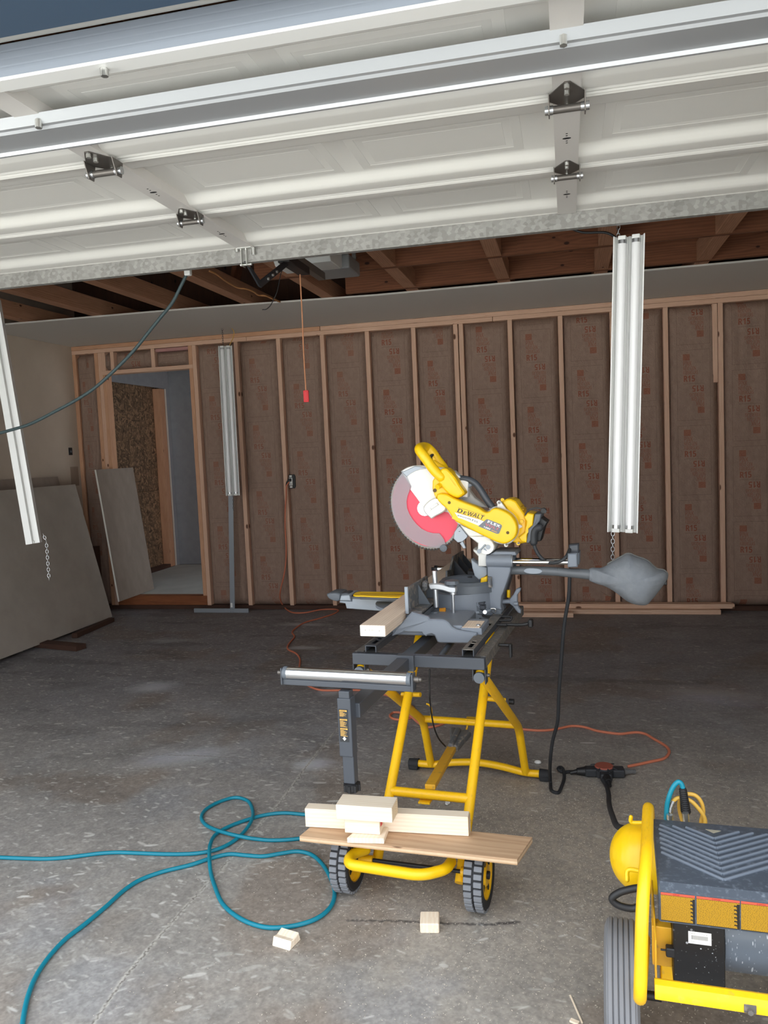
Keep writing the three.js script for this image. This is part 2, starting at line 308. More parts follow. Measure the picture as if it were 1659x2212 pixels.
{
  const t = new THREE.CanvasTexture(floorTexture()); t.colorSpace = THREE.SRGBColorSpace; t.magFilter = THREE.LinearFilter;
  const grit = texture(pixels(512, 512, (u, v) => { const k = clamp(fbm(u, v, 2, 6)) * 255; return [k, k, k]; }), 0.7, 0.7, false);
  M.floor = new THREE.MeshStandardMaterial({ map: t, roughness: 0.62, roughnessMap: null, bumpMap: grit, bumpScale: 0.0025 });
}

// ---------------------------------------------------------------- room shell
{ // slab with the picture laid over it once
  const g = prep(new THREE.BoxGeometry(FX1 - FX0 + 0.1, 0.15, FZ1 - 1.4 + 0.13)); g.translate((FX0 + FX1) / 2, -0.075, (FZ1 - 1.4 - 0.13) / 2);
  const apron = prep(new THREE.BoxGeometry(FX1 - FX0, 0.15, 1.4)); apron.translate((FX0 + FX1) / 2, -0.075, FZ1 - 0.7);
  const m = mergeGeometries([g, apron]), p = m.attributes.position, uv = m.attributes.uv;
  for (let i = 0; i < p.count; i++) uv.setXY(i, (p.getX(i) - FX0) / (FX1 - FX0), 1 - p.getZ(i) / FZ1);
  const f = put(scene, 'floor', m, M.floor); f.userData.kind = 'structure';
}
put(scene, 'driveway', boxUV(prep(new THREE.BoxGeometry(30, 0.14, 24).translate(1.6, -0.08, FZ1 + 12)), null), M.drive).userData.kind = 'structure';
const XL = -1.64, XR = 4.9, TOP = 2.508;
{
  const w = structure('wall_left');
  put(w, 'wallboard', span(XL - 0.13, XL, 0, 3.4, -0.1, 5.5, 0, 'y'), M.wallBeige);
  const r = structure('wall_right');
  put(r, 'wallboard', span(XR, XR + 0.13, 0, 3.4, -0.1, 5.5, 0, 'y'), M.wallBeige);
  const f = structure('wall_front');
  put(f, 'pier', span(XL, -0.86, 0, 3.4, 5.3, 5.5, 0), M.wallBeige); put(f, 'pier', span(4.08, XR, 0, 3.4, 5.3, 5.5, 0), M.wallBeige);
  put(f, 'lintel', span(-0.86, 4.08, 2.25, 3.4, 5.3, 5.5, 0), M.wallBeige);
  const t = structure('trim_1');
  put(t, 'head_casing', span(-0.9, 4.12, 2.240, 2.26, 5.26, 5.52, 0.004), plain(0x46586c, 0.4));
}
// back wall: open studs filled with paper-faced insulation
const S16 = 0.4064, SW = 0.038, HP = 2.432;
const wallBack = structure('wall_back');
let sn = 0;
const stud = (x0, y0 = 0.038, y1 = HP, mat, name = 'stud') => put(wallBack, name, span(x0, x0 + SW, y0, y1, -0.089, 0, 0.003, 'y', [rnd(), rnd()]), mat || M.stud[sn++ % 3]);
for (let n = 0; n <= 11; n++) if (n) stud(n * S16 + 0.003);
stud(0.006); stud(2.03 - 0.041); stud(4.067 - 0.041, 1.82, HP - 0.003);
stud(-0.404); stud(-0.4425, 0.128, HP, M.studWarm); stud(-1.405, 0.038, HP, M.studWarm); stud(-1.366, 0.038, HP, M.stud[1]); stud(-1.328, 0.128, 2.226, M.studWarm); stud(XL + 0.002, 0.038, HP, M.studWarm);
stud(-1.238, 2.262, HP, null, 'cripple_stud'); stud(-0.818, 2.262, HP, null, 'cripple_stud'); stud(-1.328, 2.262, HP, null, 'cripple_stud');
put(wallBack, 'header', span(-1.334, -0.404, 2.226, 2.262, -0.089, 0.004, 0.003, 'x', [0.3, 0.2]), M.stud[0]);
put(wallBack, 'sill_plate', span(-1.33, -0.404, 0.04, 0.128, -0.089, 0.002, 0.004, 'x', [0.5, 0.1]), M.sillWood);
put(wallBack, 'bottom_plate', span(XL, 1.15, 0, 0.038, -0.1, -0.002, 0.003, 'x'), M.plateDark);
put(wallBack, 'bottom_plate', span(1.155, XR, 0, 0.038, -0.1, -0.002, 0.003, 'x', [0.2, 0.7]), M.plateDark);
put(wallBack, 'top_plate', span(XL, 0.13, HP, HP + 0.037, -0.089, 0, 0.003, 'x', [0.1, 0]), M.stud[2]);
put(wallBack, 'top_plate', span(0.133, 2.32, HP, HP + 0.037, -0.089, 0.001, 0.003, 'x', [0.4, 0.4]), M.stud[0]);
put(wallBack, 'top_plate', span(2.323, XR, HP, HP + 0.037, -0.089, 0, 0.003, 'x', [0.2, 0.9]), M.stud[1]);
put(wallBack, 'top_plate', span(XL, 0.82, HP + 0.038, TOP - 0.001, -0.089, 0, 0.003, 'x', [0.7, 0.3]), M.studWarm);
put(wallBack, 'top_plate', span(0.824, XR, HP + 0.038, TOP - 0.001, -0.089, 0, 0.003, 'x', [0.9, 0.6]), M.stud[0]);
function batt(x0, x1, y0, y1, off, mat, wrinkle = 0.5) {
  const nx = 14, ny = Math.max(6, Math.round((y1 - y0) * 26)), pos = [], uv = [], id = [], ph = rnd(0, 50);
  for (let j = 0; j <= ny; j++) for (let i = 0; i <= nx; i++) {
    const u = i / nx, v = j / ny, x = mix(x0, x1, u), y = mix(y0, y1, v), e = Math.min(u, 1 - u), ey = Math.min(v, 1 - v) * (y1 - y0);
    let z = -0.014 + 0.012 * step(0, 0.16, e) + 0.004 * step(0, 0.06, ey) - 0.004;
    z += (fbm(u * 0.4 + ph, v * 0.9 + ph, 0, 2) - 0.5) * 0.02 * step(0, 0.2, e);
    z += wrinkle * 0.011 * Math.pow(fbm(u * 0.55 + y * 0.10 + ph, y * 0.07, 2, 4), 3) * 4 * step(0, 0.12, 1 - u);
    if (i === 0 || i === nx || j === 0 || j === ny) z = -0.06;
    pos.push(x, y, Math.min(z, 0.012)); uv.push(u * 0.37, y + off);
  }
  for (let j = 0; j < ny; j++) for (let i = 0; i < nx; i++) { const a = j * (nx + 1) + i; id.push(a, a + 1, a + nx + 2, a, a + nx + 2, a + nx + 1); }
  const g = new THREE.BufferGeometry(); g.setAttribute('position', new THREE.Float32BufferAttribute(pos, 3)); g.setAttribute('uv', new THREE.Float32BufferAttribute(uv, 2)); g.setIndex(id); g.computeVertexNormals();
  const back = span(x0, x1, y0, y1, -0.088, -0.062, 0);
  put(wallBack, 'insulation_batt', mergeGeometries([prep(g), back]), mat);
}
const battOff = [0.05, 0.30, 0.22, 0.40, 0.18, 0.52, 0.02, 0.34, 0.10, 0.27, 0.45, 0.2];
for (let n = 0; n < 11; n++) { const x0 = n * S16 + 0.003 + SW, x1 = (n + 1) * S16 + 0.003 - (n === 4 ? 0.04 : 0); batt(x0, x1, 0.04, HP - 0.002, battOff[n], M.kraft[n < 3 ? 1 : 0], n > 5 ? 1 : 0.5); }
batt(-0.366, 0.006, 0.04, HP - 0.002, 0.36, M.kraft[1]); batt(XL + 0.041, -1.406, 0.04, HP - 0.002, 0.15, M.kraft[1]);
batt(-1.288, -1.24, 2.264, HP - 0.002, 0.1, M.kraft[1]); batt(-1.198, -0.82, 2.264, HP - 0.002, 0.34, M.kraft[1]); batt(-0.778, -0.444, 2.264, HP - 0.03, 0.05, M.kraft[1]);
put(wallBack, 'insulation_wool', span(-0.778, -0.444, HP - 0.034, HP - 0.002, -0.06, -0.012, 0.008), M.pinkWool, 'pink fibreglass showing above the paper');
put(wallBack, 'insulation_wool', prismZ([[3.135, 0.162], [3.182, 0.135], [3.226, 0.112], [3.21, 0.085], [3.14, 0.081]], -0.01, 0.012, 0.004), M.kraft[0], 'torn flap of kraft paper');
put(wallBack, 'sheathing', [span(XL, -1.38, 0, 3.4, -0.115, -0.09, 0), span(-0.42, XR, 0, 3.4, -0.115, -0.09, 0), span(-1.38, -0.42, 2.25, 3.4, -0.115, -0.09, 0)], M.plateDark);
// ceiling: one strip of drywall up, the joists bare beyond it
{
  const c = structure('ceiling');
  put(c, 'ceiling_panel', prismY([[XL, 0], [XR, 0], [XR, 1.09], [1.6, 1.085], [0.2, 1.21], [XL, 1.27]], TOP, TOP + 0.0127, 0.001), M.gypsumCeil);
  for (const x of [-1.17, -0.56, 0.05, 0.64, 1.236, 1.861, 2.503, 3.146, 3.778, 4.4]) put(c, 'joist', span(x - 0.044, x + 0.044, 2.522, 2.64, 0.0, 5.3, 0.003, 'z', [rnd(), rnd()]), M.joist);
  put(c, 'blocking_beam', span(0.98, XR, 2.518, 2.70, 1.82, 1.858, 0.003, 'x', [0.1, 0.3]), M.oldFir[0]);
  put(c, 'blocking_beam', span(1.40, XR, 2.518, 2.68, 1.165, 1.203, 0.003, 'x', [0.6, 0.1]), M.oldFir[1]);
  for (const [x, z0, y1] of [[-0.56, 2.6, 3.3], [0.05, 2.0, 3.3], [0.64, 1.4, 3.25], [0.64, 2.4, 3.3]]) put(c, 'truss_web', beam([x, 2.6, z0], [x, y1, z0 - 0.35], 0.038, 0.089, 0.002), M.oldFir[0]);
  put(c, 'roof_deck', span(XL - 0.13, XR + 0.13, 3.4, 3.43, -0.12, 5.5, 0), M.oldFir[1]);
}
// the unfinished room seen through the doorway
{
  const f = structure('floor_room'); put(f, 'slab', span(-1.9, 1.2, -0.1, 0.125, -2.1, -0.116, 0), M.room2Floor);
  const e = structure('wall_room_end');
  put(e, 'wallboard', span(-1.90, -1.442, 0.13, 2.75, -2.07, -2.05, 0.002, 'y'), M.gypsumBlue); put(e, 'wallboard', span(-1.437, 1.2, 0.16, 2.75, -2.07, -2.05, 0.002, 'y'), M.gypsumBlue);
  put(e, 'backing', span(-1.95, 1.25, 0, 2.8, -2.12, -2.08, 0), M.gypsumBlue);
  put(e, 'bottom_plate', span(-1.9, 1.2, 0.125, 0.16, -2.075, -2.06, 0.001, 'x'), M.plateDark);
  const l = structure('wall_room_left');
  put(l, 'wallboard', [span(-1.763, -1.75, 2.252, 2.75, -1.967, -0.116, 0.001), span(-1.763, -1.75, 0.13, 2.75, -2.05, -1.967, 0.001), span(-1.763, -1.75, 0.13, 2.252, -0.72, -0.116, 0.001)], M.gypsumBlue);
  put(l, 'wallboard_edge', [span(-1.765, -1.748, 0.13, 2.252, -1.972, -1.962, 0.001), span(-1.765, -1.748, 0.13, 2.252, -0.73, -0.72, 0.001)], M.gypsumEdge);
  put(l, 'stud', span(-1.86, -1.764, 0.13, 2.25, -1.96, -1.85, 0.003, 'y', [0.2, 0.2]), M.studWarm);
  for (const [z0, z1] of [[-1.85, -1.53], [-1.527, -1.28], [-1.277, -1.03], [-1.027, -0.72]]) { put(l, 'strand_board', span(-1.875, -1.862, 1.06, 2.29, z0, z1, 0.002, 'y', [rnd(), rnd()]), M.osb); put(l, 'strand_board', span(-1.876, -1.862, 0.16, 1.055, z0, z1, 0.002, 'y', [rnd(), rnd()]), M.osb); }
  put(l, 'sheathing', span(-1.93, -1.88, 0, 2.8, -2.12, -0.1, 0), M.osb);
  put(l, 'bottom_plate', span(-1.87, -1.765, 0.125, 0.165, -1.95, -0.7, 0.002, 'z'), M.plateDark);
  const c = structure('ceiling_room'); put(c, 'ceiling_panel', span(-1.9, 1.2, 2.75, 2.77, -2.1, -0.116, 0), M.gypsumBlue);
  const r = structure('wall_room_right');
  put(r, 'wallboard', [span(1.2, 1.22, 0, 0.8, -2.1, -0.116, 0), span(1.2, 1.22, 2.2, 2.77, -2.1, -0.116, 0), span(1.2, 1.22, 0.8, 2.2, -2.1, -1.95, 0), span(1.2, 1.22, 0.8, 2.2, -0.3, -0.116, 0)], M.gypsumBlue);
  const w = structure('window_1');
  put(w, 'window_frame', [span(1.195, 1.225, 0.8, 0.84, -1.95, -0.3, 0.002), span(1.195, 1.225, 2.16, 2.2, -1.95, -0.3, 0.002), span(1.195, 1.225, 0.84, 2.16, -1.95, -1.91, 0.002), span(1.195, 1.225, 0.84, 2.16, -0.34, -0.3, 0.002), span(1.2, 1.22, 0.84, 2.16, -1.14, -1.11, 0.002)], M.white);
  put(w, 'pane', span(1.208, 1.212, 0.84, 2.16, -1.91, -0.34, 0), new THREE.MeshPhysicalMaterial({ color: 0xffffff, roughness: 0.02, transmission: 1, thickness: 0 }));
}

// ---------------------------------------------------------------- garage door and opener
const DH = 2.26; // underside of the raised door
{
  const d = thing('garage_door', 'white raised-panel overhead garage door lying open along the ceiling', 'garage door');
  const X0 = -0.83, X1 = 4.05, zs = [3.56, 4.06, 4.585, 5.105], stiles = [-1.0, 0.3, 1.635, 2.919, 4.22];
  for (let k = 0; k < 3; k++) {
    const z0 = zs[k] + 0.004, z1 = zs[k + 1] - 0.004;
    // pressed skin: ribs along both joints, face set back between them
    const prof = [[z0, DH + 0.05], [z0, DH], [z0 + 0.006, DH - 0.004], [z0 + 0.014, DH], [z0 + 0.022, DH - 0.004], [z0 + 0.07, DH - 0.003], [z0 + 0.078, DH - 0.001], [z0 + 0.088, DH + 0.006], [z0 + 0.100, DH + 0.016], [z0 + 0.110, DH + 0.022], [z0 + 0.118, DH + 0.024], [z1 - 0.118, DH + 0.024], [z1 - 0.110, DH + 0.022], [z1 - 0.100, DH + 0.016], [z1 - 0.088, DH + 0.006], [z1 - 0.078, DH - 0.001], [z1 - 0.07, DH - 0.003], [z1 - 0.018, DH - 0.004], [z1 - 0.012, DH], [z1 - 0.004, DH - 0.004], [z1, DH], [z1, DH + 0.05]];
    const p = put(d, 'door_section', prismX(prof, X0, X1, 0), M.doorWhite);
    for (let s = 0; s < 4; s++) for (const q of [0, 1]) { // stamped panels, two between each pair of stiles
      const a = stiles[s] + 0.1 + q * 0.56, b = a + 0.5; if (a < X0 || b > X1) continue;
      const za = z0 + 0.125, zb = z1 - 0.125, out = [[a, za], [b, za], [b, zb], [a, zb]], inn = [[a + 0.03, za + 0.03], [a + 0.03, zb - 0.03], [b - 0.03, zb - 0.03], [b - 0.03, za + 0.03]];
      put(p, 'panel_frame', prismY(out, DH + 0.0235, DH + 0.028, 0.0012, [inn]), M.doorWhite);
      put(p, 'panel_field', prismY([[a + 0.05, za + 0.05], [b - 0.05, za + 0.05], [b - 0.05, zb - 0.05], [a + 0.05, zb - 0.05]], DH + 0.0237, DH + 0.028, 0.0012), M.doorWhite);
    }
    for (const s of [1.635, 2.919]) {
      put(d, 'stile', [span(s - 0.032, s + 0.032, DH - 0.010, DH - 0.006, z0 + 0.01, z1 - 0.01, 0), span(s - 0.034, s - 0.032, DH - 0.010, DH + 0.026, z0 + 0.01, z1 - 0.01, 0), span(s + 0.032, s + 0.034, DH - 0.010, DH + 0.026, z0 + 0.01, z1 - 0.01, 0)], M.stileWhite);
      const zc = (z0 + z1) / 2, holes = [[0, 0.008, 1.5]].concat([-0.035, -0.02, 0.02, 0.035].map((o) => [o, 0.003, 1]));
      put(d, 'slot', holes.map(([o, r, w]) => prep(new THREE.CylinderGeometry(r, r, 0.001, 12).scale(w, 1, 0.7).translate(s, DH - 0.0102, zc + o))), M.hole);
    }
  }
  const hinge = (x, z, k) => {
    const h = sub(d, 'hinge'), y = DH - 0.010;
    put(h, 'hinge_plate', prismY([[x - 0.004 * k, z + 0.062 * k], [x + 0.006 * k, z + 0.062 * k], [x + 0.034 * k, z + 0.012 * k], [x + 0.034 * k, z - 0.016 * k], [x + 0.008 * k, z - 0.046 * k], [x - 0.008 * k, z - 0.046 * k], [x - 0.034 * k, z - 0.016 * k], [x - 0.034 * k, z + 0.012 * k]], y - 0.003, y, 0.0008), M.darkSteel);
    for (const s of [-1, 1]) { put(h, 'hinge_ear', prismX([[z - 0.024 * k, y], [z + 0.02 * k, y], [z + 0.004 * k, y - 0.034 * k], [z - 0.016 * k, y - 0.034 * k]], x + s * 0.034 * k - 0.0015, x + s * 0.034 * k + 0.0015, 0.0006), M.darkSteel); put(h, 'hinge_pin', rod([x + s * 0.026 * k, y - 0.022 * k, z - 0.006 * k], [x + s * 0.042 * k, y - 0.022 * k, z - 0.006 * k], 0.0085 * k), M.steel); }
    put(h, 'hinge_barrel', rod([x - 0.026 * k, y - 0.022 * k, z - 0.006 * k], [x + 0.026 * k, y - 0.022 * k, z - 0.006 * k], 0.0075 * k), M.darkSteel);
    put(h, 'bolt', [[0, 0.052], [0, 0.026], [0, -0.038]].map(([a, b]) => bolt([x + a, y - 0.003, z + b * k], [0, -1, 0], 0.006 * k, 0.008 * k)), M.zinc);
  };
  hinge(1.635, 4.605, 1.3); hinge(1.635, 4.075, 1.15); hinge(2.919, 4.605, 1.28); hinge(2.919, 4.075, 1.15);
  // U-shaped stiffening strut across the near section
  const st = put(d, 'strut', prismX([[4.795, 2.228], [4.800, 2.214], [4.808, 2.214], [4.812, 2.222], [4.90, 2.224], [4.905, 2.230], [4.915, 2.231], [4.93, 2.252], [4.926, 2.253], [4.911, 2.2335], [4.902, 2.233], [4.898, 2.2265], [4.81, 2.2245], [4.806, 2.218], [4.801, 2.218], [4.798, 2.2285]], X0, X1, 0), M.strut);
  for (const x of [1.66, 2.912]) put(st, 'bolt', bolt([x, 2.24, 4.918], [0, -1, 0.1], 0.009, 0.02), M.zinc);
  put(d, 'top_strut', [span(X0, X1, 2.198, DH + 0.006, 3.566, 3.569, 0, 'x'), span(X0, X1, DH + 0.003, DH + 0.006, 3.52, 3.57, 0, 'x'), span(X0, X1, 2.196, 2.2, 3.54, 3.57, 0, 'x')], M.galv, 'spangled galvanised stiffener along the top edge');
  const rt = [[5.105, 2.236], [5.135, 2.236]]; for (let i = 0; i <= 24; i++) rt.push([5.135 + (i % 6 ? 0.0008 : 0.0002), 2.24 + i * 0.0026]); rt.push([5.13, 2.306], [5.105, 2.306]);
  put(d, 'seal_retainer', prismX(rt, X0, X1, 0), plain(0x9aa2ae, 0.5, 0.25), 'ribbed bottom retainer');
  put(d, 'edge_strip', span(X0, X1, 2.2285, 2.236, 5.09, 5.136, 0.001), M.whiteEnamel);
  put(d, 'weather_seal', rod([X0, 2.315, 5.142], [X1, 2.315, 5.142], 0.011), plain(0xb4b2ac, 0.6));
  put(d, 'bolt', bolt([1.965, 2.228, 5.115], [0, -1, 0], 0.009, 0.016), M.zinc);
  const ob = sub(d, 'operator_bracket');
  put(ob, 'bracket_plate', [span(1.605, 1.665, 2.247, 2.252, 3.54, 3.60, 0.001), span(1.612, 1.616, 2.18, 2.25, 3.545, 3.585, 0.001), span(1.634, 1.638, 2.18, 2.25, 3.545, 3.585, 0.001)], M.zinc);
  put(ob, 'bolt', [bolt([1.6, 2.25, 3.59], [0, -1, 0], 0.008, 0.014), bolt([1.668, 2.25, 3.58], [0, -1, 0], 0.008, 0.03), rod([1.6, 2.19, 3.56], [1.65, 2.19, 3.56], 0.006)], M.zinc);
}
{
  const o = thing('garage_door_opener', 'ceiling-mounted garage door opener with black arm and white light cover', 'door opener', [1.625, 0, 0]);
  put(o, 'rail', span(-0.02, 0.02, 2.335, 2.375, 2.5, 5.25, 0.002, 'z'), M.darkSteel);
  put(o, 'trolley', span(-0.03, 0.03, 2.30, 2.34, 2.80, 3.10, 0.004), M.black);
  put(o, 'door_arm', [prismX([[3.575, 2.20], [3.555, 2.205], [3.395, 2.145], [3.405, 2.125], [3.43, 2.125]], -0.004, 0.004, 0.001), beam([0, 2.14, 3.41], [0, 2.31, 3.05], 0.006, 0.03, 0.001)], M.dustyBlack);
  put(o, 'bolt', [3.33, 3.27, 3.215].map((z) => bolt([0.003, 2.14 + (3.41 - z) * 0.472, z], [1, 0, 0], 0.007, 0.008)), M.zinc);
  put(o, 'motor_unit', [span(-0.13, 0.12, 2.42, 2.5, 2.12, 2.36, 0.01)], plain(0x8b8d8e, 0.5, 0.2));
  put(o, 'light_cover', prismX([[2.36, 2.5], [2.36, 2.425], [2.40, 2.412], [2.58, 2.412], [2.60, 2.43], [2.60, 2.5]], -0.235, 0.08, 0.004), plain(0xd6d8d6, 0.5));
  put(o, 'hanger_strap', [span(-0.12, -0.1, 2.5, 2.6, 2.2, 2.22, 0), span(0.1, 0.12, 2.5, 2.6, 2.2, 2.22, 0)], M.galv);
  put(o, 'release_cord', tube([[-0.013, 2.31, 2.83], [-0.012, 2.1, 2.832], [-0.014, 1.9, 2.832], [-0.012, 1.72, 2.833]], 0.0035, { sides: 6 }), plain(0xc98a64, 0.7), 'thin red and tan pull cord');
  put(o, 'release_handle', [span(-0.026, 0.002, 1.662, 1.722, 2.828, 2.838, 0.003), span(-0.02, -0.004, 1.668, 1.716, 2.826, 2.84, 0.002)], M.red, 'bright red release tag');
}

// ---------------------------------------------------------------- shop lights
function shopLight(name, label, top, bottom, face, width = 0.11) {
  const L = 1.2, t = thing(name, label, 'shop light', top, 0, 'hanging fluorescent shop lights');
  const d = V(...bottom).sub(V(...top)).normalize(), f = V(...face), x = V().crossVectors(d.clone().negate(), f).normalize(), z = V().crossVectors(x, d.clone().negate());
  t.quaternion.setFromRotationMatrix(new THREE.Matrix4().makeBasis(x, d.clone().negate(), z));
  const w = width / 2, y0 = -V(...top).distanceTo(V(...bottom)), y1 = 0, B = (p) => prismY(p, y0, y1, 0.0005);
  put(t, 'housing', B([[-0.028, -0.035], [0.028, -0.035], [0.03, -0.006], [-0.03, -0.006]]), M.whiteEnamel);
  put(t, 'reflector', B([[-w, 0.028], [-w + 0.004, 0.028], [-w + 0.012, 0.004], [-0.008, -0.001], [0, 0.009], [0.008, -0.001], [w - 0.012, 0.004], [w - 0.004, 0.028], [w, 0.028], [w - 0.008, -0.002], [0.03, -0.007], [-0.03, -0.007], [-w + 0.008, -0.002]]), M.whiteEnamel);
  for (const s of [-1, 1]) {
    const tb = put(t, 'fluorescent_tube', rod([s * 0.026, y0 + 0.025, 0.019], [s * 0.026, y1 - 0.025, 0.019], 0.0165, 0.0165, 20), M.tubeGlass);
    put(tb, 'end_cap', [rod([s * 0.026, y0 + 0.016, 0.019], [s * 0.026, y0 + 0.03, 0.019], 0.0172), rod([s * 0.026, y1 - 0.03, 0.019], [s * 0.026, y1 - 0.016, 0.019], 0.0172)], M.steel);
    for (const y of [y0 + 0.008, y1 - 0.008]) put(t, 'socket', span(s * 0.026 - 0.015, s * 0.026 + 0.015, y - 0.008, y + 0.008, -0.01, 0.034, 0.003), M.white);
  }
  return t;
}
const lightR = shopLight('shop_light', 'twin-tube white shop light hanging upright on the right, above the dust bag', [3.157, 2.185, 3.4], [3.109, 1.03, 3.4], [-0.22, 0, 1], 0.118);
put(lightR, 'chain', [chain([-0.045, 0.0, 0.0], [-0.045, 0.36, 0.0]), chain([-0.04, -1.155, 0.01], [-0.035, -1.36, 0.02])], M.steel);
put(lightR, 'power_lead', tube([[-0.04, -0.01, -0.02], [-0.09, 0.03, -0.03], [-0.2, 0.05, -0.04], [-0.3, 0.1, 0.0]], 0.005), M.black);
const lightM = shopLight('shop_light', 'twin-tube shop light hanging against the back wall beside the doorway', [0.06, 2.357, 0.3], [0.052, 1.07, 0.3], [0.32, 0, 1], 0.118);
put(lightM, 'chain', [chain([-0.02, 0.0, -0.01], [-0.02, 0.15, -0.01]), chain([0.0, -1.285, 0], [-0.005, -1.42, 0.0])], M.darkSteel);
put(lightM, 'power_lead', tube([[0.03, 0, -0.01], [0.07, 0.08, -0.02], [0.075, 0.13, -0.02], [0.04, 0.17, -0.02]], 0.003), M.yellowHose);
const lightL = shopLight('shop_light', 'white shop light dangling aslant by one chain before the left wall', [-0.05, 2.29, 3.0], [0.088, 0.985, 3.0], [-1, 0, 0.45], 0.12);
put(lightL, 'chain', [chain([0.02, 0.0, 0.03], [0.0, 0.26, 0.03]), chain([0.012, -1.27, -0.055], [0.012, -1.31, -0.065]), chain([0.012, -1.31, -0.065], [0.03, -1.52, -0.05])], M.steel);

// ---------------------------------------------------------------- cords overhead and boxes on the walls
tag(put(scene, 'overhead_cord', tube([[1.261, 2.244, 3.35], [1.218, 2.177, 3.35], [1.17, 2.107, 3.35], [1.107, 2.047, 3.35], [1.043, 1.986, 3.35], [0.968, 1.914, 3.35], [0.871, 1.837, 3.35], [0.752, 1.755, 3.35], [0.655, 1.706, 3.35], [0.524, 1.653, 3.35], [0.38, 1.6, 3.35], [0.281, 1.579, 3.35], [0.146, 1.555, 3.35]], 0.0075, { seg: 90 }), plain(0x38484a, 0.6)), 'dark green cord sagging from the ceiling across the doorway to the left edge', 'cord');
{
  const j = thing('cord_plug', 'small white plug at the top of the sagging green cord', 'plug', [[1.254, 2.234, 3.35]][0]);
  put(j, 'body', [box(0.03, 0.05, 0.025, 0.004, 0.012, 0, 0.005), rod([0, 0.03, 0], [0.004, 0.2, 0], 0.008)], M.white);
}
tag(put(scene, 'ceiling_cable', tube([[0.852, 2.53, 2.241], [0.857, 2.53, 2.177], [0.831, 2.53, 1.992], [0.816, 2.53, 1.841], [0.818, 2.53, 1.737], [0.848, 2.53, 1.696], [0.86, 2.53, 1.594], [0.849, 2.53, 1.457], [0.88, 2.53, 1.421], [0.887, 2.53, 1.311], [0.894, 2.53, 1.174]].map((p) => [p[0], p[1] - 0.02, p[2]]), 0.006), plain(0xc08a58, 0.6)), 'tan cable looping loosely below the bare joists', 'cable');
tag(put(scene, 'loose_wire', tube([[1.376, 2.451, 2.4], [1.355, 2.415, 2.4], [1.343, 2.373, 2.4], [1.327, 2.319, 2.4], [1.3, 2.271, 2.4], [1.282, 2.245, 2.4], [1.258, 2.228, 2.4], [1.234, 2.227, 2.4]], 0.0025, { sides: 6 }), M.black), 'thin black wire dangling beside the door opener', 'wire');
{
  const s = thing('switch_box', 'small black switch box set in the beige left wall', 'switch box', [XL, 1.525, 0.129]);
  put(s, 'box', span(-0.03, 0.004, -0.035, 0.035, -0.027, 0.027, 0.002), M.black); put(s, 'toggle', span(0.0, 0.012, -0.012, 0.008, -0.006, 0.006, 0.001), M.greyPlastic);
}
tag(put(scene, 'wall_patch', span(XL - 0.01, XL + 0.002, 1.20, 1.38, 0.03, 0.15, 0.001), plain(0x9a8878, 0.9)), 'brown unpainted patch low on the beige left wall', 'wall patch');
{
  const o = thing('outlet_box', 'black metal outlet box with white receptacle fixed to a stud', 'outlet', [0.487, 1.163, 0]);
  put(o, 'box', prismZ([[-0.022, -0.062], [0.03, -0.062], [0.04, -0.045], [0.04, 0.045], [0.03, 0.062], [-0.022, 0.062]], -0.05, 0.012, 0.003), M.black);
  const r = put(o, 'receptacle', [span(-0.018, 0.014, -0.035, 0.035, 0.01, 0.02, 0.003), span(-0.014, 0.010, 0.04, 0.056, 0.01, 0.016, 0.002), span(-0.014, 0.010, -0.056, -0.04, 0.01, 0.016, 0.002)], M.white);
  put(r, 'slot', [span(-0.009, -0.006, -0.028, -0.016, 0.019, 0.0208, 0), span(0.002, 0.005, -0.028, -0.016, 0.019, 0.0208, 0)], M.hole);
  put(o, 'plug', [span(-0.022, 0.008, 0.002, 0.028, 0.02, 0.045, 0.005), tube([[-0.02, 0.015, 0.035], [-0.035, -0.01, 0.035], [-0.042, -0.05, 0.03]], 0.006)], M.black, 'black plug in the upper socket');
}

// ---------------------------------------------------------------- drywall, lumber and tools along the walls
{
  const sheet = (name, label, a, b, c, d, th, mat) => { // corners: bottom far, bottom near, top near, top far
    const t = thing(name, label, 'drywall'), A = V(...a), u = V(...b).sub(A), v = V(...d).sub(A), n = V().crossVectors(u, v).normalize();
    const U = u.length(), Vl = v.length(), m = new THREE.Matrix4().makeBasis(u.clone().normalize(), V().crossVectors(n, u).normalize(), n);
    const place = (g) => { g.applyMatrix4(m); g.translate(A.x, A.y, A.z); return g; };
    put(t, 'face_paper', place(span(0.002, U - 0.002, 0.001, Vl - 0.001, -0.002, 0.0005, 0)), mat);
    put(t, 'gypsum_core', place(span(0, U, 0, Vl, -th, -0.001, 0.001)), M.gypsumEdge);
    return t;
  };
  sheet('drywall_sheet', 'large grey drywall sheet leaning aslant on the left wall', [-1.1, 0.03, 2.9], [-1.1, 0.03, 0.475], 0, [-1.375, 1.225, 2.9], 0.0127, M.gypsum);
  sheet('drywall_sheet', 'second drywall sheet, hidden but for its top strip, behind the large leaning one', [-1.3, 0.002, 2.8], [-1.3, 0.002, 0.40], 0, [-1.6, 1.3, 2.8], 0.0127, M.gypsumBack);
  const s = sheet('drywall_offcut', 'narrow brownish drywall offcut standing in the doorway against its left side', [-1.13, 0.131, 0.3], [-1.137, 0.131, -0.34], 0, [-1.272, 1.345, 0.3], 0.016, M.gypsumBack);
  const strip = thing('stud_offcut', 'short dark board upright behind the leaning drywall sheet', 'board', [-1.5, 0, 0.06]); put(strip, 'board', span(-0.05, 0.05, 0.0, 0.62, 0, 0.035, 0.002, 'y'), M.plateDark);
}
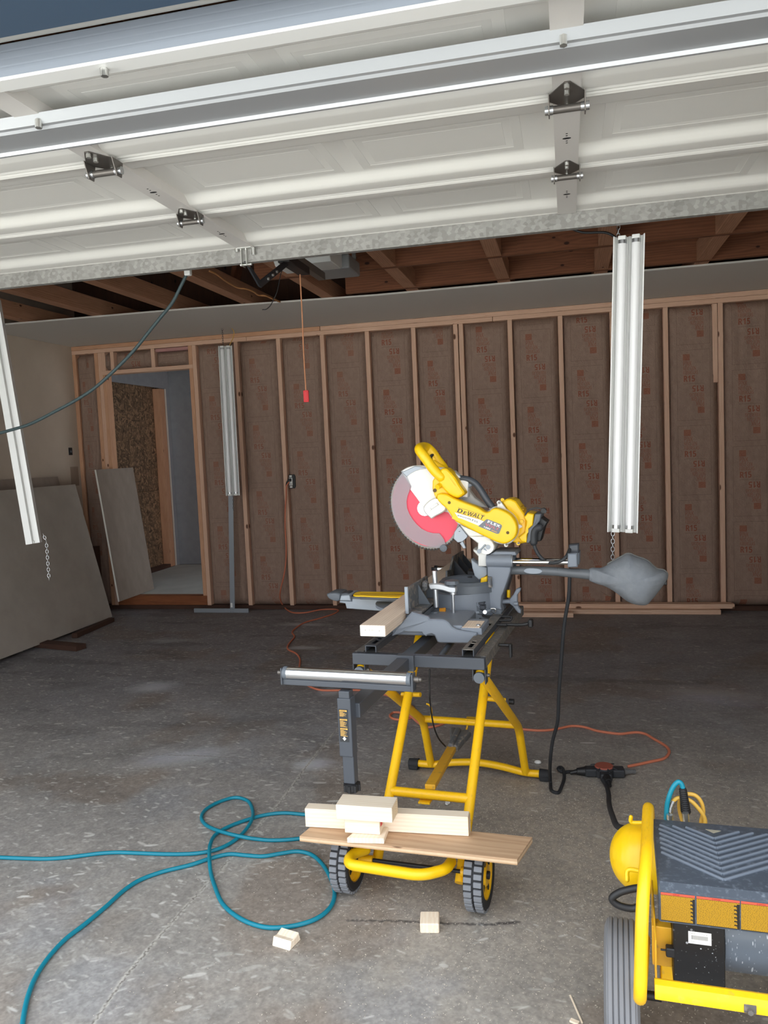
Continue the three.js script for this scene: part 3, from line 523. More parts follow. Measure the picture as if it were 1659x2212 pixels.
tag(put(scene, 'floor_block', span(-1.25, -0.71, 0, 0.04, 1.40, 1.50, 0.003, 'x').applyMatrix4(new THREE.Matrix4().makeTranslation(0.98, 0, -1.45)).rotateY(-0.22).translate(-0.98, 0, 1.45), M.plateDark), 'reddish board lying on the floor under the leaning drywall sheet', 'board');
tag(put(scene, 'floor_strip', beam([-1.02, 0.02, 1.15], [-1.06, 0.02, 0.55], 0.05, 0.038, 0.002), M.plateDark), 'thin dark stick on the floor beneath the leaning drywall sheet', 'stick');
{
  const t = thing('drywall_square', 'long aluminium drywall T-square upended against the back wall, head on the floor', 'T-square', [-0.13, 0, 0.14]);
  const r = -0.0;
  put(t, 'head', span(-0.335, 0.2, 0.002, 0.04, 0.0, 0.02, 0.002, 'x'), M.aluDull);
  const b = put(t, 'blade', boxUV(prismZ([[0.018, 0.036], [0.064, 0.036], [0.118, 1.2], [0.072, 1.2]], 0.004, 0.009, 0.0005)), M.aluDull);
  put(t, 'rivet', [0.03, 0.05].flatMap((x) => [0.012, 0.03].map((y) => bolt([x, y, 0.02], [0, 0, 1], 0.003, 0.002))), M.darkSteel);
  put(t, 'maker_label', span(0.026, 0.044, 0.05, 0.09, 0.0091, 0.0096, 0), M.white);
}
{
  const l = (label, x0, x1, y0, z0, z1, off) => tag(put(scene, 'stud_board', span(x0, x1, y0, y0 + 0.037, z0, z1, 0.003, 'x', off), M.lumber), label, 'lumber', 'boards stacked at the foot of the back wall');
  l('upper long board stacked at the foot of the back wall', 2.2, 4.15, 0.0375, 0.01, 0.10, [0.3, 0.2]);
  l('lower long board stacked at the foot of the back wall', 2.2, 4.04, 0, 0.06, 0.149, [0.1, 0.8]);
  l('short front board on the floor before the stacked long boards', 2.2, 2.912, 0, 0.19, 0.278, [0.5, 0.5]);
}

// ---------------------------------------------------------------- rolling saw stand
const rad = (d) => d * Math.PI / 180;
{
  const s = thing('saw_stand', 'yellow and black wheeled folding stand carrying the mitre saw', 'saw stand', [2.45, 0, 3.839], rad(-5.3));
  const H = 0.74, d = M.darkPaint;
  // tubular top frame
  const top = sub(s, 'top_frame');
  put(top, 'front_rail', span(-0.22, 0.22, 0.702, H, 0.388, 0.415, 0.003), d);
  put(top, 'rear_rail', span(-0.22, 0.22, 0.702, H, -0.413, -0.388, 0.003), d);
  put(top, 'side_rail', span(0.188, 0.22, 0.702, H, -0.388, 0.388, 0.003), M.dustySteel);
  put(top, 'side_rail', span(-0.22, -0.188, 0.702, H, -0.388, 0.388, 0.003), M.dustySteel);
  put(top, 'cross_bar', rod([0.02, 0.715, -0.388], [0.06, 0.715, 0.388], 0.011), d);
  for (const [x0, x1] of [[-0.206, -0.04], [0.05, 0.206]]) put(top, 'slot', span(x0, x1, H - 0.001, H + 0.0008, 0.40, 0.404, 0), M.hole);
  // slotted mounting brackets that carry the saw
  for (const x of [-0.160, 0.165]) {
    const b = sub(s, 'mounting_bracket');
    const zz = [0.398, -0.36], slots = [0.345, 0.30, 0.10, 0.05, -0.15].map((z, i) => { const l = i === 1 ? 0.012 : 0.028; return [[x - 0.007, z - l], [x + 0.007, z - l], [x + 0.007, z + l], [x - 0.007, z + l]]; });
    put(b, 'channel_top', prismY([[x - 0.019, zz[1]], [x + 0.019, zz[1]], [x + 0.019, zz[0]], [x - 0.019, zz[0]]], 0.760, 0.763, 0.0005, slots), x > 0 ? M.dustySteel : d);
    put(b, 'channel_side', [span(x - 0.019, x - 0.016, 0.7405, 0.762, zz[1], zz[0], 0), span(x + 0.016, x + 0.019, 0.7405, 0.762, zz[1], zz[0], 0)], d);
    put(b, 'slot', span(x - 0.015, x + 0.015, 0.7405, 0.744, zz[1], zz[0], 0), M.hole);
  }
  put(s, 'locking_lever', [rod([0.02, 0.752, 0.0], [0.22, 0.752, 0.0], 0.005), tube([[0.2, 0.75, -0.02], [0.27, 0.75, -0.02], [0.30, 0.756, -0.02]], 0.006), span(0.295, 0.312, 0.742, 0.772, -0.035, -0.005, 0.006)], M.black);
  put(s, 'locking_lever', [rod([0.222, 0.722, 0.17], [0.262, 0.722, 0.17], 0.006), span(0.256, 0.266, 0.68, 0.728, 0.158, 0.182, 0.004)], M.black);
  put(s, 'wire_loop', [tube([[0.115, 0.762, -0.1], [0.131, 0.76, -0.1], [0.162, 0.76, -0.1], [0.197, 0.761, -0.1], [0.22, 0.761, -0.1]], 0.0042, { sides: 8 }), tube([[0.113, 0.76, -0.05], [0.126, 0.757, -0.05], [0.153, 0.756, -0.05], [0.187, 0.757, -0.05], [0.221, 0.759, -0.05], [0.228, 0.761, -0.05], [0.23, 0.771, -0.05]], 0.0042, { sides: 8 })], M.black);
  // sliding beam and the outboard roller support
  const arm = sub(s, 'extension_arm', 'sliding arm with roller work support');
  put(arm, 'beam_tube', span(-0.062, -0.022, 0.694, 0.734, -0.35, 0.882, 0.003, 'z'), d);
  put(arm, 'collar', [span(-0.064, -0.006, 0.690, 0.742, 0.40, 0.428, 0.002)], d);
  put(arm, 'post', [span(-0.0675, -0.0375, 0.70, 0.775, 0.885, 0.915, 0.002), span(-0.0715, -0.0335, 0.60, 0.757, 0.881, 0.919, 0.003), span(-0.066, -0.034, 0.525, 0.605, 0.884, 0.914, 0.003)], d);
  const wl = canvas(64, 192), g = wl.getContext('2d'); g.fillStyle = '#26282b'; g.fillRect(0, 0, 64, 192);
  for (const [y0, n] of [[6, 6], [58, 8], [112, 8]]) { g.fillStyle = '#e8b04a'; g.fillRect(6, y0, 50, 9); g.fillStyle = '#26282b'; g.font = 'bold 8px sans-serif'; g.fillText('WARNING', 10, y0 + 8); g.fillStyle = '#d8a850'; for (let i = 0; i < n; i++) g.fillRect(6, y0 + 12 + i * 4.6, 24 + ((i * 37) % 26), 2.6); }
  g.fillStyle = '#f4f1e8'; g.fillRect(26, 162, 12, 10); g.beginPath(); g.moveTo(18, 171); g.lineTo(46, 171); g.lineTo(32, 186); g.fill();
  const wt = new THREE.CanvasTexture(wl); wt.colorSpace = THREE.SRGBColorSpace; wt.magFilter = THREE.LinearFilter;
  put(arm, 'warning_label', new THREE.PlaneGeometry(0.026, 0.088).translate(-0.0545, 0.685, 0.9196), rough(wt, 0.5), 'black label with orange warning text and a white arrow');
  put(arm, 'foot_knob', [lathe([[0, -0.012], [0.017, -0.012], [0.021, -0.006], [0.021, 0.010], [0.012, 0.014], [0.012, 0.024], [0, 0.024]], 'y', [-0.048, 0.512, 0.899], 24)].concat([0, 1, 2, 3, 4, 5, 6, 7].map((i) => rod([-0.048 + 0.02 * Math.cos(i * 0.785), 0.503, 0.899 + 0.02 * Math.sin(i * 0.785)], [-0.048 + 0.02 * Math.cos(i * 0.785), 0.521, 0.899 + 0.02 * Math.sin(i * 0.785)], 0.0042, 0.0042, 8))), M.black);
  put(arm, 'roller_bracket', [span(-0.232, 0.137, 0.781, 0.797, 0.884, 0.908, 0.002), span(-0.234, -0.229, 0.782, 0.828, 0.884, 0.914, 0.002), span(0.131, 0.137, 0.782, 0.828, 0.884, 0.914, 0.002)], d);
  put(arm, 'roller', rod([-0.218, 0.8125, 0.90], [0.12, 0.8125, 0.90], 0.0165, 0.0165, 32), M.chrome);
  put(arm, 'roller_end', [rod([-0.228, 0.8125, 0.90], [-0.217, 0.8125, 0.90], 0.0172), rod([0.119, 0.8125, 0.90], [0.13, 0.8125, 0.90], 0.0172)], M.greyPlastic);
  put(arm, 'axle_nut', [rod([-0.246, 0.8125, 0.90], [-0.232, 0.8125, 0.90], 0.006, 0.006, 6), rod([0.136, 0.8125, 0.90], [0.150, 0.8125, 0.90], 0.008, 0.008, 6), prep(new THREE.SphereGeometry(0.006, 10, 8).translate(0.152, 0.8125, 0.90))], M.darkSteel);
  // second roller support at the far end
  const fa = sub(s, 'extension_arm', 'far roller work support');
  put(fa, 'beam_tube', span(-0.056, -0.014, 0.694, 0.736, -0.92, -0.36, 0.003, 'z'), d);
  put(fa, 'post', span(-0.06, -0.03, 0.58, 0.77, -0.93, -0.90, 0.003), d);
  put(fa, 'roller_bracket', span(-0.28, 0.09, 0.77, 0.79, -0.935, -0.895, 0.002), d);
  put(fa, 'roller', rod([-0.268, 0.81, -0.915], [0.08, 0.81, -0.915], 0.0165, 0.0165, 24), M.chrome);
  put(fa, 'roller_end', rod([-0.285, 0.81, -0.915], [-0.268, 0.81, -0.915], 0.0172), M.black);
  put(fa, 'axle_nut', rod([-0.300, 0.81, -0.915], [-0.285, 0.81, -0.915], 0.009, 0.006, 8), M.black);
  // wheel-end leg frame
  const wf = sub(s, 'wheel_leg_frame'), P = M.yellowPipe, lean = (x, y) => [x, y, 0.605 - y * 0.99], R = 0.0165;
  for (const x of [-0.130, 0.145]) put(wf, 'leg', rod(lean(x, 0.07), lean(x, 0.70), R), P);
  put(wf, 'leg_brace', rod(lean(-0.130, 0.255), lean(0.145, 0.255), R * 0.95), P);
  put(wf, 'leg_brace', rod(lean(-0.130, 0.605), lean(0.145, 0.605), 0.0125), P);
  put(wf, 'leg_ferrule', [-0.130, 0.145].map((x) => rod(lean(x, 0.20), lean(x, 0.205), R * 1.05)), M.yellowWorn);
  // foot-end leg frame, hinged under the front rail
  const ff = sub(s, 'foot_leg_frame');
  for (const sx of [-1, 1]) {
    put(ff, 'leg', bent([[sx * 0.2, 0.685, 0.385], [sx * 0.2, 0.262, -0.315], [sx * 0.205, 0.03, -0.425]], R, 0.05), P);
    put(ff, 'pivot_pin', [rod([sx * 0.2, 0.46, -0.04], [sx > 0 ? 0.13 : -0.12, 0.47, -0.02 ], 0.009)], P);
    put(ff, 'pivot_bolt', rod([sx * 0.2 + 0.012, 0.455, -0.045], [sx * 0.2 + 0.03, 0.455, -0.045], 0.011, 0.011, 8), M.black);
    put(ff, 'hinge_bracket', [span(sx * 0.2 - 0.021, sx * 0.2 - 0.018, 0.665, 0.704, 0.372, 0.41, 0.001), span(sx * 0.2 + 0.018, sx * 0.2 + 0.021, 0.655, 0.704, 0.372, 0.41, 0.001)], d);
    put(ff, 'hinge_cap', rod([sx * 0.2, 0.676, 0.392], [sx * 0.2, 0.676, 0.412], 0.0172, 0.0172, 24), M.greyPlastic);
    put(ff, 'pivot_bolt', rod([sx * 0.2 + 0.02, 0.68, 0.39], [sx * 0.2 + 0.03, 0.68, 0.39], 0.006, 0.006, 6), M.darkSteel);
    put(ff, 'foot', [rod([sx * 0.262, 0.024, -0.43], [sx * 0.305, 0.024, -0.43], 0.023, 0.021, 20), span(sx > 0 ? 0.262 : -0.305, sx > 0 ? 0.305 : -0.262, 0.001, 0.02, -0.452, -0.408, 0.006)], M.rubber);
  }
  put(ff, 'leg_brace', rod([-0.2, 0.275, -0.30], [0.2, 0.275, -0.30], 0.0145), P);
  put(ff, 'base_bar', tube([[-0.28, 0.026, -0.43], [-0.2, 0.027, -0.43], [-0.1, 0.044, -0.43], [0, 0.052, -0.43], [0.1, 0.044, -0.43], [0.2, 0.027, -0.43], [0.28, 0.026, -0.43]], 0.0155), P);
  put(ff, 'hook', [tube([[-0.16, 0.285, -0.30], [-0.158, 0.31, -0.30], [-0.165, 0.335, -0.30], [-0.176, 0.34, -0.30]], 0.004, { sides: 8 }), tube([[-0.012, 0.275, -0.315], [-0.012, 0.25, -0.318], [-0.016, 0.235, -0.31]], 0.004, { sides: 8 }), tube([[0.036, 0.275, -0.315], [0.036, 0.25, -0.318], [0.034, 0.235, -0.31]], 0.004, { sides: 8 }), span(-0.012, 0.03, 0.286, 0.292, -0.318, -0.282, 0.002)], P);
  // foot pedal that lifts the frame
  const pd = sub(s, 'release_pedal');
  const pa = [[0.002, 0.27, 0.325]][0], pb = [[-0.036, 0.22, -0.137]][0], pc = [[-0.055, 0.225, -0.353]][0];
  put(pd, 'pedal_arm', beam([pa[0], 0.268, pa[2]], [pb[0], 0.222, pb[2]], 0.036, 0.018, 0.003), M.yellowWorn);
  put(pd, 'pedal_tongue', span(-0.03, 0.01, 0.225, 0.232, lean(0, 0.255)[2] - 0.03, lean(0, 0.255)[2] + 0.012, 0.001), P);
  const pr = [[-0.004, 0.24, -0.283], [-0.069, 0.24, -0.308], [-0.039, 0.24, -0.276]];
  put(pd, 'pedal_grip', [beam([pb[0] - 0.002, 0.232, pb[2] + 0.01], [pr[2][0], 0.25, pr[2][2]], 0.026, 0.026, 0.011), beam([pb[0] + 0.004, 0.222, pb[2] + 0.005], [pr[0][0], 0.238, pr[0][2]], 0.042, 0.03, 0.011), beam([pb[0], 0.22, pb[2] - 0.04], [pr[1][0], 0.236, pr[1][2]], 0.03, 0.026, 0.01)], M.dustyGrey);
  put(pd, 'release_cable', tube([[-0.046, 0.604, 0.1], [-0.049, 0.552, 0.1], [-0.05, 0.499, 0.1], [-0.06, 0.422, 0.05], [-0.065, 0.35, 0], [-0.062, 0.29, -0.05], [-0.052, 0.244, -0.1]], 0.003, { sides: 8, seg: 60 }), M.black);
  // wheels
  for (const [x0, x1] of [[-0.246, -0.186], [0.176, 0.236]]) {
    const w = sub(s, 'wheel'), y = 0.107, z = 0.535, m = (x0 + x1) / 2, h = (x1 - x0) / 2;
    put(w, 'tyre', lathe([[0.068, -h + 0.004], [0.092, -h], [0.0985, -h + 0.006], [0.0995, 0], [0.0985, h - 0.006], [0.092, h], [0.068, h - 0.004]], 'x', [m, y, z], 40), M.rubber);
    const lugs = []; for (let i = 0; i < 30; i++) for (const q of [-1, 1]) { const a = (i + (q > 0 ? 0.5 : 0)) / 30 * Math.PI * 2, l = box(h * 0.8, 0.0085, 0.0155, q * h * 0.5, 0.1012, 0, 0.002); l.rotateX(a); l.translate(m, y, z); lugs.push(l); }
    put(w, 'tread_lug', lugs, plain(0x7c7f84, 0.85));
    put(w, 'hub', [lathe([[0.012, h - 0.006], [0.03, h - 0.004], [0.04, h - 0.018], [0.064, h - 0.012], [0.070, h - 0.003], [0.070, -h + 0.003], [0.064, -h + 0.012], [0.04, -h + 0.018], [0.03, -h + 0.004], [0.012, -h + 0.006]], 'x', [m, y, z], 32)], M.yellowPipe);
    put(w, 'axle_cap', [rod([m - h - 0.002, y, z], [m + h + 0.002, y, z], 0.012)].concat([0, 1, 2, 3].map((i) => { const l = box(0.004, 0.02, 0.012, h - 0.008, 0.05, 0, 0.001); l.rotateX(i * Math.PI / 2 + 0.4); l.translate(m, y, z); return l; })), M.black);
  }
  put(s, 'axle', rod([-0.19, 0.107, 0.535], [0.18, 0.107, 0.535], 0.006), M.black);
  put(s, 'axle_boss', [rod([-0.135, 0.107, 0.535], [-0.180, 0.107, 0.535], 0.014), rod([0.15, 0.107, 0.535], [0.172, 0.107, 0.535], 0.014)], P);
  put(s, 'tow_handle', bent([[-0.15, 0.150, 0.555], [-0.185, 0.152, 0.60], [-0.172, 0.152, 0.655], [0.06, 0.147, 0.655], [0.12, 0.145, 0.60], [0.125, 0.145, 0.555]], 0.0165, 0.06), M.yellow);
}

// ---------------------------------------------------------------- sliding compound mitre saw
{
  const s = thing('mitre_saw', 'yellow and grey sliding mitre saw with raised head and red blade', 'mitre saw', [2.45, 0, 3.839], rad(-3.9));
  const Q = -0.2; // plane of the blade
  // base casting: near wing, far wing, round table hub between
  const base = sub(s, 'base');
  put(base, 'base_wing', prismZ([[-0.156, 0.747], [-0.137, 0.769], [-0.123, 0.771], [-0.089, 0.768], [-0.041, 0.768], [-0.037, 0.76], [-0.026, 0.755], [-0.018, 0.761], [-0.006, 0.764], [0.004, 0.759], [0.013, 0.737], [0.021, 0.734], [0.142, 0.735], [0.149, 0.74], [0.151, 0.771], [0.107, 0.777], [0.083, 0.781], [0.066, 0.79], [0.055, 0.805], [0.045, 0.812], [0.034, 0.815], [-0.011, 0.815], [-0.015, 0.823], [-0.074, 0.839], [-0.103, 0.809]], 0.198, 0.22, 0.004), M.greyPaint);
  put(base, 'base_table', span(-0.2, 0.10, 0.752, 0.792, -0.05, 0.2, 0.006), M.greyPaint);
  put(base, 'mounting_foot', span(0.092, 0.166, 0.752, 0.7855, 0.06, 0.205, 0.004), M.greyPaint);
  put(base, 'base_wing', prismZ([[-0.262, 0.59], [-0.012, 0.596], [-0.011, 0.635], [-0.084, 0.658], [-0.157, 0.671], [-0.212, 0.685], [-0.245, 0.68]], -0.80, -0.5, 0.004), M.greyPaint);
  put(base, 'mounting_dust', span(0.098, 0.158, 0.7855, 0.787, 0.10, 0.205, 0), M.pineAged);
  put(base, 'screw', [lathe([[0, 0], [0.009, 0], [0.007, 0.004], [0, 0.005]], 'y', [0.148, 0.786, 0.17], 14)], M.steel);
  put(base, 'table_hub', [rod([0.02, 0.742, Q], [0.02, 0.845, Q], 0.135, 0.132, 48)], M.greyPaint);
  put(base, 'table_hub_rim', lathe([[0.138, 0], [0.139, 0.004], [0.137, 0.008]], 'y', [0.02, 0.772, Q], 48), M.greyLight);
  put(base, 'turntable', [lathe([[0, 0.01], [0.075, 0.012], [0.092, 0.036], [0.104, 0.04], [0.116, 0.028], [0.118, 0], [0, 0]], 'y', [0.045, 0.845, Q], 48)], M.greyPlastic);
  put(base, 'turntable_plate', [rod([-0.14, 0.782, Q], [-0.14, 0.7925, Q], 0.19, 0.19, 48)], M.greyPaint);
  put(base, 'front_block', prismZ([[0.075, 0.815], [0.098, 0.816], [0.098, 0.802], [0.104, 0.788], [0.116, 0.781], [0.128, 0.781], [0.124, 0.767], [0.072, 0.766]], -0.18, -0.09, 0.003), M.greyPlastic);
  put(base, 'detent_block', [prismZ([[0.102, 0.813], [0.125, 0.813], [0.124, 0.807], [0.103, 0.806]], -0.12, -0.088, 0.002), prismZ([[0.107, 0.802], [0.126, 0.802], [0.127, 0.788], [0.108, 0.788]], -0.12, -0.088, 0.002)], M.darkPaint);
  put(base, 'detent_pin', rod([[0.124, 0.776, -0.1]][0], [[0.131, 0.784, -0.06]][0], 0.0075), M.steel);
  put(base, 'warning_plate', prismZ([[-0.033, 0.803], [-0.012, 0.805], [-0.009, 0.803], [-0.01, 0.772], [-0.014, 0.769], [-0.033, 0.769]], -0.03, -0.019, 0.001), rough(texture(pixels(64, 64, (u, v) => (Math.sin(v * 80) > 0.3 && Math.sin(u * 70 + v * 9) > -0.3) ? [150, 96, 20] : [228, 150, 20]), 0.04, 0.04), 0.5));
  // mitre arm towards the operator
  const arm = sub(s, 'mitre_arm');
  put(arm, 'arm_body', prismZ([[-0.468, 0.781], [-0.463, 0.76], [-0.315, 0.752], [-0.205, 0.751], [-0.202, 0.808], [-0.435, 0.811], [-0.438, 0.791], [-0.489, 0.792], [-0.494, 0.785]], -0.315, -0.19, 0.006), M.greyLight);
  put(arm, 'arm_end', prismZ([[-0.489, 0.794], [-0.483, 0.815], [-0.445, 0.818], [-0.44, 0.793]], -0.30, -0.185, 0.006), M.greyLight);
  put(arm, 'kerf_plate', prismY(smooth([[-0.406, -0.122], [-0.412, -0.185], [-0.395, -0.195], [-0.325, -0.194], [-0.204, -0.184], [-0.2, -0.098], [-0.294, -0.096], [-0.361, -0.106], [-0.39, -0.107]], 4), 0.826, 0.831, 0.001), M.yellow);
  put(arm, 'kerf_slot', prismY([[-0.382, -0.141], [-0.192, -0.14], [-0.19, -0.133], [-0.38, -0.134]], 0.829, 0.8322, 0), plain(0x7a5a10, 0.7));
  put(arm, 'arm_cap', prismY([[-0.414, -0.118], [-0.429, -0.204], [-0.211, -0.225], [-0.206, -0.206], [-0.403, -0.202], [-0.409, -0.131], [-0.368, -0.099], [-0.174, -0.091], [-0.171, -0.08], [-0.404, -0.104]], 0.818, 0.827, 0.001), M.darkPaint);
  put(arm, 'mitre_handle', [prismZ(smooth([[-0.552, 0.816], [-0.543, 0.821], [-0.507, 0.823], [-0.492, 0.817], [-0.493, 0.795], [-0.506, 0.787], [-0.532, 0.792], [-0.547, 0.802]], 4), -0.30, -0.20, 0.01)], M.greyPlastic);
  put(arm, 'detent_lever', prismZ([[-0.501, 0.816], [-0.472, 0.823], [-0.457, 0.821], [-0.457, 0.814], [-0.498, 0.81]], -0.27, -0.21, 0.003), M.darkPaint);
  // fences
  const fence = (x0, pts, z0, z1, low) => {
    const f = sub(s, 'fence');
    put(f, 'upper_plate', prismX(pts, x0, x0 + 0.009, 0.0015), M.dustyGrey);
    return f;
  };
  const f1 = fence(-0.108, [[0.159, 0.914], [0.132, 0.823], [-0.171, 0.779], [-0.187, 0.816], [-0.136, 0.874], [-0.128, 0.908]], 0, 0);
  put(f1, 'plate_edge', prismX([[0.166, 0.823], [0.174, 0.823], [0.174, 0.918], [0.166, 0.918]], -0.109, -0.097, 0.001), M.greyLight);
  for (const z of [0.02, -0.10]) put(f1, 'gusset', prismZ([[-0.099, 0.826], [-0.055, 0.826], [-0.099, 0.90]], z - 0.004, z + 0.004, 0.001), M.greyPlastic);
  put(f1, 'slide', [span(-0.104, -0.055, 0.818, 0.828, -0.15, 0.15, 0.002)], M.dustyGrey);
  put(f1, 'lower_fence', [span(-0.108, -0.088, 0.785, 0.819, -0.16, 0.172, 0.002), span(-0.09, -0.058, 0.782, 0.81, -0.15, 0.10, 0.003)], M.greyPlastic);
  put(f1, 'fence_knob', [lathe([[0, 0], [0.018, 0], [0.021, 0.008], [0.014, 0.018], [0, 0.02]], 'x', [-0.09, 0.888, -0.02], 7)], M.dustyGrey);
  const f2 = fence(-0.108, [[-0.472, 0.836], [-0.479, 0.872], [-0.552, 0.865], [-0.62, 0.915], [-0.842, 0.91], [-0.85, 0.842], [-0.928, 0.811]], 0, 0);
  for (const z of [-0.62, -0.72, -0.82]) put(f2, 'gusset', prismZ([[-0.099, 0.826], [-0.04, 0.826], [-0.099, 0.90]], z - 0.004, z + 0.004, 0.001), M.darkPaint);
  put(f2, 'slide', span(-0.104, -0.03, 0.806, 0.828, -0.88, -0.47, 0.002), M.darkPaint);
  put(f2, 'lower_fence', span(-0.108, -0.07, 0.78, 0.808, -0.9, -0.47, 0.003), M.darkPaint);
  put(f2, 'fence_lock', [prismZ([[0.023, 0.902], [0.05, 0.899], [0.05, 0.841], [0.02, 0.849]], -0.36, -0.3, 0.003), rod([[0.021, 0.865, -0.29]][0], [[0.043, 0.866, -0.29]][0], 0.003), rod([[0.024, 0.875, -0.29]][0], [[0.044, 0.877, -0.29]][0], 0.004)], M.black);
  // work clamp standing on the near wing
  const cl = sub(s, 'work_clamp', 'bright aluminium work clamp');
  const c0 = [[-0.04, 0.948, 0], [-0.039, 0.812, 0], [-0.056, 0.89, 0], [0.027, 0.874, 0], [0.026, 0.861, 0], [0.025, 0.732, 0], [-0.049, 0.791, 0]];
  put(cl, 'clamp_post', rod(c0[0], c0[1], 0.0092), M.alu);
  put(cl, 'clamp_arm', prismZ(smooth([[-0.062, 0.898], [-0.05, 0.902], [-0.029, 0.903], [-0.008, 0.9], [0.017, 0.893], [0.04, 0.889], [0.039, 0.869], [0.018, 0.868], [-0.009, 0.876], [-0.042, 0.88], [-0.056, 0.88]], 4), -0.012, 0.014, 0.004), M.alu);
  put(cl, 'clamp_sleeve', rod([c0[3][0], c0[3][1] + 0.014, 0], [c0[3][0], c0[3][1] - 0.012, 0], 0.0125), M.alu);
  put(cl, 'clamp_screw', rod([c0[4][0], c0[4][1] + 0.03, 0], c0[5], 0.0052), M.alu);
  put(cl, 'clamp_knob', [lathe([[0, 0.02], [0.01, 0.02], [0.026, 0.016], [0.028, 0.004], [0.014, 0], [0.012, -0.012], [0, -0.012]], 'y', [c0[3][0] - 0.003, c0[3][1] + 0.022, 0], 10)], M.greyPlastic);
  put(cl, 'clamp_foot', [lathe([[0, 0.012], [0.012, 0.010], [0.018, 0.002], [0.026, -0.001], [0.026, -0.004], [0, -0.004]], 'y', [c0[5][0], c0[5][1] - 0.006, 0], 24)], M.aluDull);
  put(cl, 'post_knob', [lathe([[0, 0], [0.018, 0], [0.02, 0.008], [0.014, 0.018], [0, 0.02]], 'y', [c0[6][0] + 0.004, c0[6][1] - 0.012, 0.0], 8), rod([c0[6][0] + 0.005, c0[6][1] - 0.02, -0.005], [c0[6][0] + 0.005, c0[6][1] - 0.045, -0.005], 0.016)], M.greyPlastic);
  // blade and guards
  const BC = [-0.1162, 1.165], BA = 0.170, BB = 0.138, BU = [0.408, -0.913], BV = [0.913, 0.408]; // centre, half axes and their directions
  const oval = (a, k) => [BC[0] + k * (BA * Math.cos(a) * BU[0] + BB * Math.sin(a) * BV[0]), BC[1] + k * (BA * Math.cos(a) * BU[1] + BB * Math.sin(a) * BV[1])];
  {
    const bl = sub(s, 'blade', 'red coated circular blade with steel teeth');
    const disc = [], ring = []; const T = 72; for (let i = 0; i < T; i++) { const a = i / T * Math.PI * 2; disc.push(oval(a, 0.955), oval(a + 0.045, 0.995), oval(a + 0.07, 0.99)); ring.push(oval(a, 0.925)); }
    put(bl, 'rim', prismZ(disc, Q - 0.0010, Q + 0.0010, 0), plain(0x77726e, 0.4, 0.6));
    put(bl, 'plate', prismZ(ring, Q - 0.0013, Q + 0.0013, 0), plain(0xe8455c, 0.45));
    const th = []; for (let i = 0; i < T; i++) { const p = oval(i / T * Math.PI * 2 + 0.058, 0.995), q = box(0.006, 0.0085, 0.0042, 0, 0, 0, 0); q.rotateZ(Math.atan2(p[1] - BC[1], p[0] - BC[0])); q.translate(p[0], p[1], Q); th.push(q); }
    put(bl, 'teeth', th, plain(0x33302d, 0.5, 0.4)).userData.kind = 'stuff';
    put(bl, 'arbor_flange', rod([BC[0], BC[1], Q - 0.01], [BC[0], BC[1], Q + 0.01], 0.03), M.steel);
  }
  const lgMat = new THREE.MeshPhysicalMaterial({ color: 0xe4e6ea, roughness: 0.55, transmission: 0.78, thickness: 0, ior: 1.3 });
  const lg = put(s, 'lower_guard', prismZ([[-0.201, 1.31], [-0.22, 1.283], [-0.238, 1.245], [-0.247, 1.212], [-0.25, 1.178], [-0.247, 1.149], [-0.238, 1.122], [-0.222, 1.09], [-0.2, 1.063], [-0.171, 1.04], [-0.137, 1.024], [-0.103, 1.013], [-0.069, 1.008], [-0.048, 1.01], [-0.036, 1.017], [-0.043, 1.041], [-0.051, 1.054], [-0.061, 1.066], [-0.087, 1.067], [-0.11, 1.073], [-0.132, 1.085], [-0.152, 1.103], [-0.167, 1.123], [-0.18, 1.145], [-0.188, 1.168], [-0.189, 1.193], [-0.184, 1.215], [-0.173, 1.24], [-0.167, 1.253], [-0.183, 1.292]], -0.193, -0.19, 0.0006), lgMat, 'smoky translucent lower blade guard');
  put(lg, 'guard_roller', [lathe([[0, 0.006], [0.006, 0.007], [0.014, 0.004], [0.0145, -0.006], [0, -0.006]], 'z', [[-0.045, 1.008, -0.185]][0], 20)], M.greyPlastic);
  put(s, 'upper_guard', prismZ([[-0.18, 1.293], [-0.171, 1.27], [-0.164, 1.254], [-0.169, 1.241], [-0.147, 1.21], [-0.116, 1.165], [-0.103, 1.176], [-0.048, 1.194], [-0.003, 1.207], [0.058, 1.205], [0.064, 1.264], [0.042, 1.279], [0.023, 1.293], [0.006, 1.305], [-0.021, 1.32], [-0.065, 1.327], [-0.101, 1.322], [-0.124, 1.32], [-0.143, 1.315], [-0.164, 1.305]], -0.225, -0.178, 0.005), M.white, 'white cast upper guard');
  { // round part of the fixed guard, over the top of the blade and down its back
    const o = []; for (let i = 0; i <= 36; i++) o.push(oval(mix(3.30, 1.05, i / 36), 1.03));
    for (let i = 36; i >= 0; i--) o.push(oval(mix(3.30, 1.05, i / 36), 0.35));
    put(s, 'guard_shell', prismZ(o, Q - 0.035, Q + 0.0085, 0.003), M.cast);
  }
  put(s, 'guard_rim', prismZ([[-0.205, 1.314], [-0.195, 1.313], [-0.146, 1.333], [-0.126, 1.33], [-0.099, 1.325], [-0.067, 1.33], [-0.068, 1.313], [-0.104, 1.319], [-0.127, 1.317], [-0.145, 1.312], [-0.166, 1.301], [-0.183, 1.291], [-0.199, 1.307]], -0.215, -0.187, 0.002), M.aluDull);
  put(s, 'far_guard', prismZ([[-0.007, 1.306], [0.007, 1.293], [0.031, 1.276], [0.065, 1.267], [0.051, 1.227], [0.072, 1.197], [0.105, 1.172], [0.124, 1.157], [0.061, 1.164], [-0.011, 1.199]], -0.30, -0.25, 0.004), M.cast);
